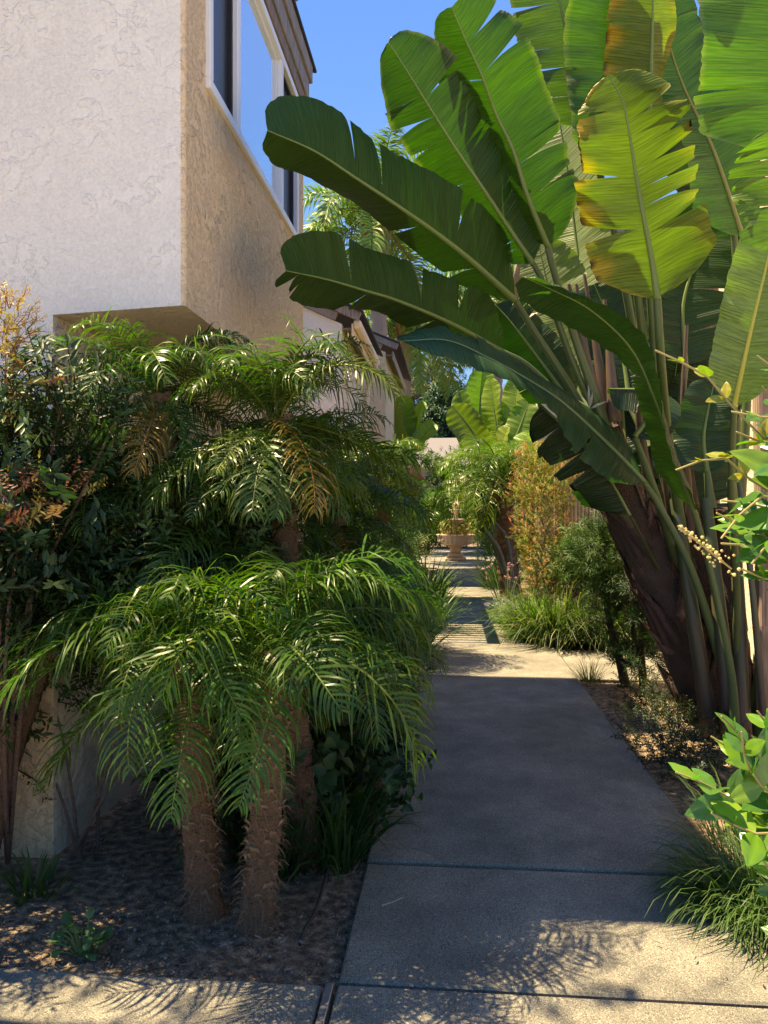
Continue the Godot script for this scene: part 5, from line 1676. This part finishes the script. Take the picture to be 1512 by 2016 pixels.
		[[Vector3(1.884, 0.037, -5.2), Vector3(1.768, 1.037, -4.9), Vector3(1.524, 1.647, -4.3)], [Vector3(1.432, 2.022, -4), Vector3(1.437, 2.209, -3.9), Vector3(1.458, 2.458, -3.8), Vector3(1.489, 2.66, -3.75), Vector3(1.526, 2.926, -3.7)], 0.17, Vector3(-0.35, 0.45, 0.85).normalized(), 0.15, 0.2, {"c": Color(0.30, 0.40, 0.17), "rips": 1, "gap": 0.01, "ribc": Color(0.5, 0.48, 0.08), "stalk": Color(0.09, 0.12, 0.04), "r": 0.016}],
		# low arching leaf that crosses the trunk
		[[Vector3(1.845, 0.036, -5.2), Vector3(1.796, 0.404, -5.2), Vector3(1.569, 1.081, -5.1), Vector3(1.347, 1.51, -5.05)], [Vector3(1.232, 1.679, -5), Vector3(0.945, 1.923, -4.8), Vector3(0.669, 2.127, -4.6), Vector3(0.44, 2.238, -4.4), Vector3(0.201, 2.33, -4.2), Vector3(-0.02, 2.395, -4.05), Vector3(-0.25, 2.373, -3.95)], 0.21, Vector3(-0.2, 0.55, 0.8).normalized(), 0.25, 0.5, {"c": blue, "rips": 2, "gap": 0.012, "tr": [0.76, 0.84], "droop": 0.3, "ribc": Color(0.14, 0.22, 0.10), "r": 0.02, "loose": 1.5}],
		# narrow folded leaf arching beside it
		[[Vector3(1.788, 0.044, -4.97), Vector3(1.738, 0.468, -4.9), Vector3(1.582, 1.107, -4.8)], [Vector3(1.455, 1.479, -4.7), Vector3(1.328, 1.747, -4.6), Vector3(1.185, 2.093, -4.5), Vector3(1.019, 2.396, -4.4), Vector3(0.768, 2.585, -4.25), Vector3(0.549, 2.673, -4.15), Vector3(0.379, 2.721, -4.05)], 0.20, Vector3(0.1, 0.75, 0.6).normalized(), -0.75, 0.9, {"c": Color(0.065, 0.13, 0.045), "rips": 1, "gap": 0.006, "droop": 0.2, "r": 0.018}],
		# dark torn leaf along the trunk
		[[Vector3(1.671, 0.714, -5.6), Vector3(1.381, 1.132, -5.3)], [Vector3(1.144, 1.461, -5), Vector3(0.99, 1.72, -4.95), Vector3(0.791, 1.943, -4.9), Vector3(0.558, 2.14, -4.8)], 0.26, F, -1.2, -0.15, {"stalk": Color(0.05, 0.06, 0.025), "c": Color(0.03, 0.07, 0.02), "tl": [0.3, 0.42, 0.55, 0.68, 0.8], "rips": 0, "gap": 0.045, "ragged": 0.3, "loose": 2.0, "r": 0.013}],
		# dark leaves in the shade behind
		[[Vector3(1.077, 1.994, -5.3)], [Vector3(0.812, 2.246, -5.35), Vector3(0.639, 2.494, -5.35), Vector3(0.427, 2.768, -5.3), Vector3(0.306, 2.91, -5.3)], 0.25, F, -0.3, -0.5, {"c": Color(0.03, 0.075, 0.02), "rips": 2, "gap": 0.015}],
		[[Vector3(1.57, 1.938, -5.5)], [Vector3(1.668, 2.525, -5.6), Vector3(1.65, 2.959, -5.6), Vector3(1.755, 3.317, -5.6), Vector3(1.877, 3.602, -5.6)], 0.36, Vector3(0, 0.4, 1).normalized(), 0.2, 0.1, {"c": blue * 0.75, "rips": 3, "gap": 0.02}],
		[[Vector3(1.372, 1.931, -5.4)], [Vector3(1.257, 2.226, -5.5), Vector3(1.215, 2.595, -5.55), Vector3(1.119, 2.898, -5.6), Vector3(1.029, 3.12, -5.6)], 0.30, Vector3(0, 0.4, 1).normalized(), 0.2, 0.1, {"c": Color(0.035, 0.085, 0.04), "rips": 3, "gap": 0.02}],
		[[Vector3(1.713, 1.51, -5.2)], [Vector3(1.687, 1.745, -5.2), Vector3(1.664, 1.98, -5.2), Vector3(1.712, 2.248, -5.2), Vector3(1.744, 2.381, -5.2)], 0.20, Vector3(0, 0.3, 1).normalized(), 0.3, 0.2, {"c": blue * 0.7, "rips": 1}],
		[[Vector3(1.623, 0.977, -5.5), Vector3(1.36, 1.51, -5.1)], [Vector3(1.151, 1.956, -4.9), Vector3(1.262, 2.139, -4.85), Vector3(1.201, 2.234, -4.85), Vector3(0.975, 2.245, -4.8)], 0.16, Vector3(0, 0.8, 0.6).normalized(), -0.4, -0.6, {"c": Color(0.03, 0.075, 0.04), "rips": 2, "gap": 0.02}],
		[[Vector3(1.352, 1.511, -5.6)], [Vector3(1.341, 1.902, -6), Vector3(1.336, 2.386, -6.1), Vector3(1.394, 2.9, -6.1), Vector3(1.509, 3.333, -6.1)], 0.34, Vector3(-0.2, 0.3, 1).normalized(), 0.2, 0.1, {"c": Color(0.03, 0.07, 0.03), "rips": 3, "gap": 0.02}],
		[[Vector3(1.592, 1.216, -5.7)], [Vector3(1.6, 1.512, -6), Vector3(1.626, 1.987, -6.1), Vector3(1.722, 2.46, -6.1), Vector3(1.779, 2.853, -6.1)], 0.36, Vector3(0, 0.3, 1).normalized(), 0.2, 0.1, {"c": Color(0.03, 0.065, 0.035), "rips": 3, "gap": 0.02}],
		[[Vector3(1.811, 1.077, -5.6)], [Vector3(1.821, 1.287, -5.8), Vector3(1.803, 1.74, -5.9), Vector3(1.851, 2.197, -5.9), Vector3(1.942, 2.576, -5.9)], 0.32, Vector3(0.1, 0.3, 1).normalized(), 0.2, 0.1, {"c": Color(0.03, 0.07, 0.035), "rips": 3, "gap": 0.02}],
	]
	var i := 0
	for l in leaves:
		i += 1
		var st := []
		for p in l[0]:
			st.append(p - base)
		var rb := []
		for p in l[1]:
			rb.append(p - base)
		var opt: Dictionary = l[6].duplicate()
		opt.seed = 300 + i
		paddle(o, st, rb, l[2], l[3], l[4], l[5], opt)
	# white flower bracts
	var fb := MB.new()
	for k in 7:
		fb.col = Color(0.55, 0.56, 0.58)
		var p := Vector3(0.879, 2.141, -4.95) - base
		fb.leaf(p, Vector3(rr(-0.9, 0.9), rr(0.1, 1.0), rr(0, 0.5)), Vector3.BACK, rr(0.1, 0.17), 0.018, 0.4, 0.1)
	put("flower_bract", fb.mesh(), M.small, o)
	# strong side shoots at the base
	for q in [[Vector3(1.715, 0.016, -5.2), Vector3(1.591, 0.838, -5.2), Vector3(1.497, 1.648, -5.3), 0.05], [Vector3(1.842, 0.03, -5), Vector3(1.856, 0.854, -5.1), Vector3(1.842, 1.677, -5.2), 0.045], [Vector3(1.911, 0.031, -4.8), Vector3(1.821, 1.047, -4.8), Vector3(1.782, 1.667, -4.9), 0.022], [Vector3(1.809, 0.025, -5.1), Vector3(1.756, 0.78, -5.15), Vector3(1.681, 1.577, -5.2), 0.05]]:
		var mb := MB.new()
		mb.col = rc(Color(0.075, 0.10, 0.04), 0.2)
		mb.tube(curve([q[0] - base, q[1] - base, q[2] - base], 10), [q[3] * 1.4, q[3] * 1.25, q[3] * 1.1, q[3], q[3], q[3] * 0.95, q[3] * 0.9, q[3] * 0.85, q[3] * 0.8, q[3] * 0.75, q[3] * 0.7], 10, 0.8)
		for vi in mb.v.size():
			var up_ := clampf((mb.v[vi].y - 0.2) / 1.1 + 0.25 * sin(vi * 1.3), 0.0, 1.0)
			mb.c[vi] = rc(Color(0.085, 0.05, 0.035), 0.3).lerp(mb.c[vi] * 0.8, up_)
		put("shoot", mb.mesh(), M.stalk, o)

	privet()
	# grass at the lower right
	var gc := [Color(0.045, 0.105, 0.03), Color(0.06, 0.13, 0.035), Color(0.08, 0.15, 0.04)]
	clump("lily_turf", "deep green grassy mound spilling over the first slab's right edge", Vector3(1.16, -0.02, -2.95), 1100, 0.33, 0.22, 0.006, gc, 231, 0.6)
	clump("lily_turf", "grassy mound under the privet beside the front slab", Vector3(1.45, -0.02, -2.72), 1000, 0.36, 0.26, 0.006, gc, 232, 0.6)
	clump("lily_turf", "sparse grassy tuft behind the mound spilling over the slab", Vector3(1.35, -0.02, -3.45), 260, 0.36, 0.25, 0.006, gc, 233, 1.0)

# glossy privet in the foreground, leaf by leaf
func privet() -> void:
	rng.seed = 240
	var shapes := []
	for k in 4:
		var mb := MB.new()
		mb.col = Color(1, 1, 1)
		var n := 13
		var m := 4
		for i in n + 1:
			var t := float(i) / n
			var w := 0.26 * pow(sin(PI * pow(t, 0.82)), 0.85)
			var bend := -0.10 * t * t - 0.05 * k * t
			for j in m * 2 + 1:
				var u := float(j - m) / m
				mb.col = Color(1, 1, 1).lerp(Color(1.9, 1.7, 2.2), 0.55 * maxf(0.0, 1.0 - absf(u) * 3.2)) * (1.0 + 0.10 * sin(t * 34.0 + absf(u) * 7.0))
				mb.vert(Vector3(u * w, t, bend + absf(u) * w * (0.25 + 0.1 * k) - 0.25 * u * u * w + 0.012 * sin(t * 16.0 + k) * absf(u)), Vector2(u * 0.5 + 0.5, t))
		for i in n:
			for j in m * 2:
				var a := i * (m * 2 + 1) + j
				var b := a + m * 2 + 1
				mb.tri(a, b, a + 1)
				mb.tri(a + 1, b, b + 1)
		# midrib
		mb.col = Color(1.3, 1.3, 1.1)
		shapes.append(mb.mesh())
	for q in [
		["bright glossy privet shoots low in front of the lily turf", [[Vector3(0.644, 0.888, -1.5), Vector3(0.553, 0.941, -1.48), Vector3(0.473, 0.989, -1.46), Vector3(0.415, 1.014, -1.45)], [Vector3(0.662, 0.947, -1.5), Vector3(0.58, 1.028, -1.48), Vector3(0.527, 1.089, -1.46), Vector3(0.493, 1.122, -1.44)], [Vector3(0.653, 0.916, -1.48), Vector3(0.577, 0.982, -1.45), Vector3(0.53, 1.046, -1.42), Vector3(0.514, 1.106, -1.4)], [Vector3(0.671, 0.832, -1.5), Vector3(0.616, 0.887, -1.5), Vector3(0.579, 0.925, -1.5), Vector3(0.532, 0.952, -1.5)], [Vector3(0.649, 0.798, -1.45), Vector3(0.587, 0.833, -1.43), Vector3(0.557, 0.873, -1.42)], [Vector3(0.613, 0.752, -1.35), Vector3(0.567, 0.773, -1.34), Vector3(0.53, 0.785, -1.33)], [Vector3(0.684, 0.948, -1.55), Vector3(0.588, 1.005, -1.55), Vector3(0.511, 1.053, -1.55)], [Vector3(0.662, 1.024, -1.5), Vector3(0.616, 1.07, -1.5), Vector3(0.579, 1.118, -1.5)], [Vector3(0.636, 0.886, -1.42), Vector3(0.532, 0.927, -1.4), Vector3(0.462, 0.96, -1.4)]], 14, 0.095],
		["privet branch with buds and yellow new leaves before the banana stems", [[Vector3(0.725, 1.442, -1.6), Vector3(0.599, 1.554, -1.58), Vector3(0.533, 1.604, -1.56), Vector3(0.443, 1.578, -1.55)], [Vector3(0.734, 1.524, -1.62), Vector3(0.626, 1.647, -1.6), Vector3(0.56, 1.706, -1.58), Vector3(0.504, 1.765, -1.56), Vector3(0.403, 1.815, -1.55)], [Vector3(0.716, 1.382, -1.58), Vector3(0.617, 1.443, -1.55), Vector3(0.548, 1.474, -1.52), Vector3(0.504, 1.493, -1.5)], [Vector3(0.702, 1.345, -1.55), Vector3(0.606, 1.397, -1.5), Vector3(0.561, 1.427, -1.48)], [Vector3(0.725, 1.503, -1.6), Vector3(0.666, 1.605, -1.6), Vector3(0.626, 1.667, -1.6)], [Vector3(0.724, 1.564, -1.6), Vector3(0.674, 1.69, -1.62), Vector3(0.634, 1.752, -1.62)], [Vector3(0.689, 1.425, -1.52), Vector3(0.587, 1.503, -1.5), Vector3(0.513, 1.517, -1.5)], [Vector3(0.68, 1.378, -1.5), Vector3(0.58, 1.427, -1.48), Vector3(0.499, 1.437, -1.46)], [Vector3(0.724, 1.636, -1.6), Vector3(0.656, 1.626, -1.6), Vector3(0.569, 1.655, -1.58)], [Vector3(0.68, 1.331, -1.5), Vector3(0.607, 1.361, -1.48), Vector3(0.536, 1.39, -1.46)], [Vector3(0.657, 1.54, -1.45), Vector3(0.586, 1.539, -1.43), Vector3(0.521, 1.494, -1.42), Vector3(0.482, 1.448, -1.41)], [Vector3(0.643, 1.485, -1.42), Vector3(0.583, 1.467, -1.4), Vector3(0.531, 1.404, -1.4)], [Vector3(0.724, 1.687, -1.6), Vector3(0.665, 1.769, -1.6), Vector3(0.616, 1.811, -1.6)], [Vector3(0.679, 1.599, -1.5), Vector3(0.605, 1.666, -1.5), Vector3(0.531, 1.686, -1.5)]], 18, 0.098]]:
		var first: Vector3 = q[1][0][0]
		var base := Vector3(1.75, 0, -1.7)
		var o := thing("privet_shrub", q[0], "shrub", base, 0.0, "privet in the foreground")
		var bi := 0
		for br in q[1]:
			bi += 1
			var pts := [Vector3(rr(-0.05, 0.05), 0, rr(-0.05, 0.05)), (br[0] - base) * Vector3(0.8, 0.6, 0.8)]
			for p in br:
				pts.append(p - base)
			var cv := curve(pts, 40)
			var rs := []
			for i in 41:
				rs.append(lerpf(0.007, 0.002, i / 40.0))
			var mb := MB.new()
			mb.col = Color(0.26, 0.22, 0.08)
			mb.tube(cv, rs, 7)
			put("stem", mb.mesh(), M.plain, o)
			var fancy: bool = q[0].begins_with("privet branch") and bi <= 2
			for k in q[2]:
				var f: float = 41.0 - (1.0 + k * (1.25 if not fancy else 1.5))
				var i := clampi(int(f), 1, 39)
				var at: Vector3 = cv[i]
				var t: Vector3 = (cv[i + 1] - cv[i - 1]).normalized()
				var a: float = (k % 2) * PI + (k / 2) * 1.57 + rr(-0.4, 0.4)
				var x := t.cross(Vector3.UP).normalized()
				var y := x.cross(t)
				for s in [0.0, PI]:
					if k > 9 and rng.randf() < 0.3:
						continue
					var d := ((x * cos(a + s) + y * sin(a + s)) * rr(0.7, 1.0) + t * rr(0.35, 0.9) + Vector3.UP * rr(0.0, 0.45)).normalized()
					var face := (Vector3.UP * rr(0.4, 1.0) + Vector3(rr(-0.5, 0.5), 0, rr(0.2, 1.3))).normalized()
					var side := d.cross(face).normalized()
					var l: float = q[3] * rr(0.58, 1.12) * (0.55 if k == 0 else 1.0)
					var young: bool = fancy and k < 5
					if young:
						l *= 0.55
					var c := Color(0.15, 0.29, 0.022)
					match rng.randi() % 4:
						0: c = Color(0.21, 0.34, 0.022)
						1: c = Color(0.08, 0.19, 0.03)
						2: c = Color(0.11, 0.24, 0.045)
					if young:
						c = [Color(0.36, 0.33, 0.03), Color(0.45, 0.30, 0.04), Color(0.30, 0.32, 0.04)][rng.randi() % 3]
					var n := put("leaf", shapes[rng.randi() % 4], tinted("privet", c), o)
					n.transform = Transform3D(Basis(side, d, side.cross(d)).scaled(Vector3.ONE * l), at)
		if q[0].begins_with("privet branch"):
			# flower buds
			var fb := MB.new()
			for k in 70:
				var t := rng.randf()
				var p := (Vector3(0.532, 1.392, -1.5)).lerp(Vector3(0.427, 1.469, -1.48), t) - base + rdir() * 0.022 * (1.1 - t)
				fb.col = rc(Color(0.50, 0.40, 0.16), 0.2)
				fb.box(Transform3D(Basis(rdir(), 1.0), p), Vector3.ONE * rr(0.004, 0.007), 0.002)
			fb.col = Color(0.35, 0.28, 0.10)
			fb.tube([Vector3(0.532, 1.387, -1.5) - base, Vector3(0.482, 1.426, -1.49) - base, Vector3(0.427, 1.469, -1.48) - base], [0.002], 5)
			tag(put("flower_bud", fb.mesh(), M.plain, o), "", "", "", "stuff")
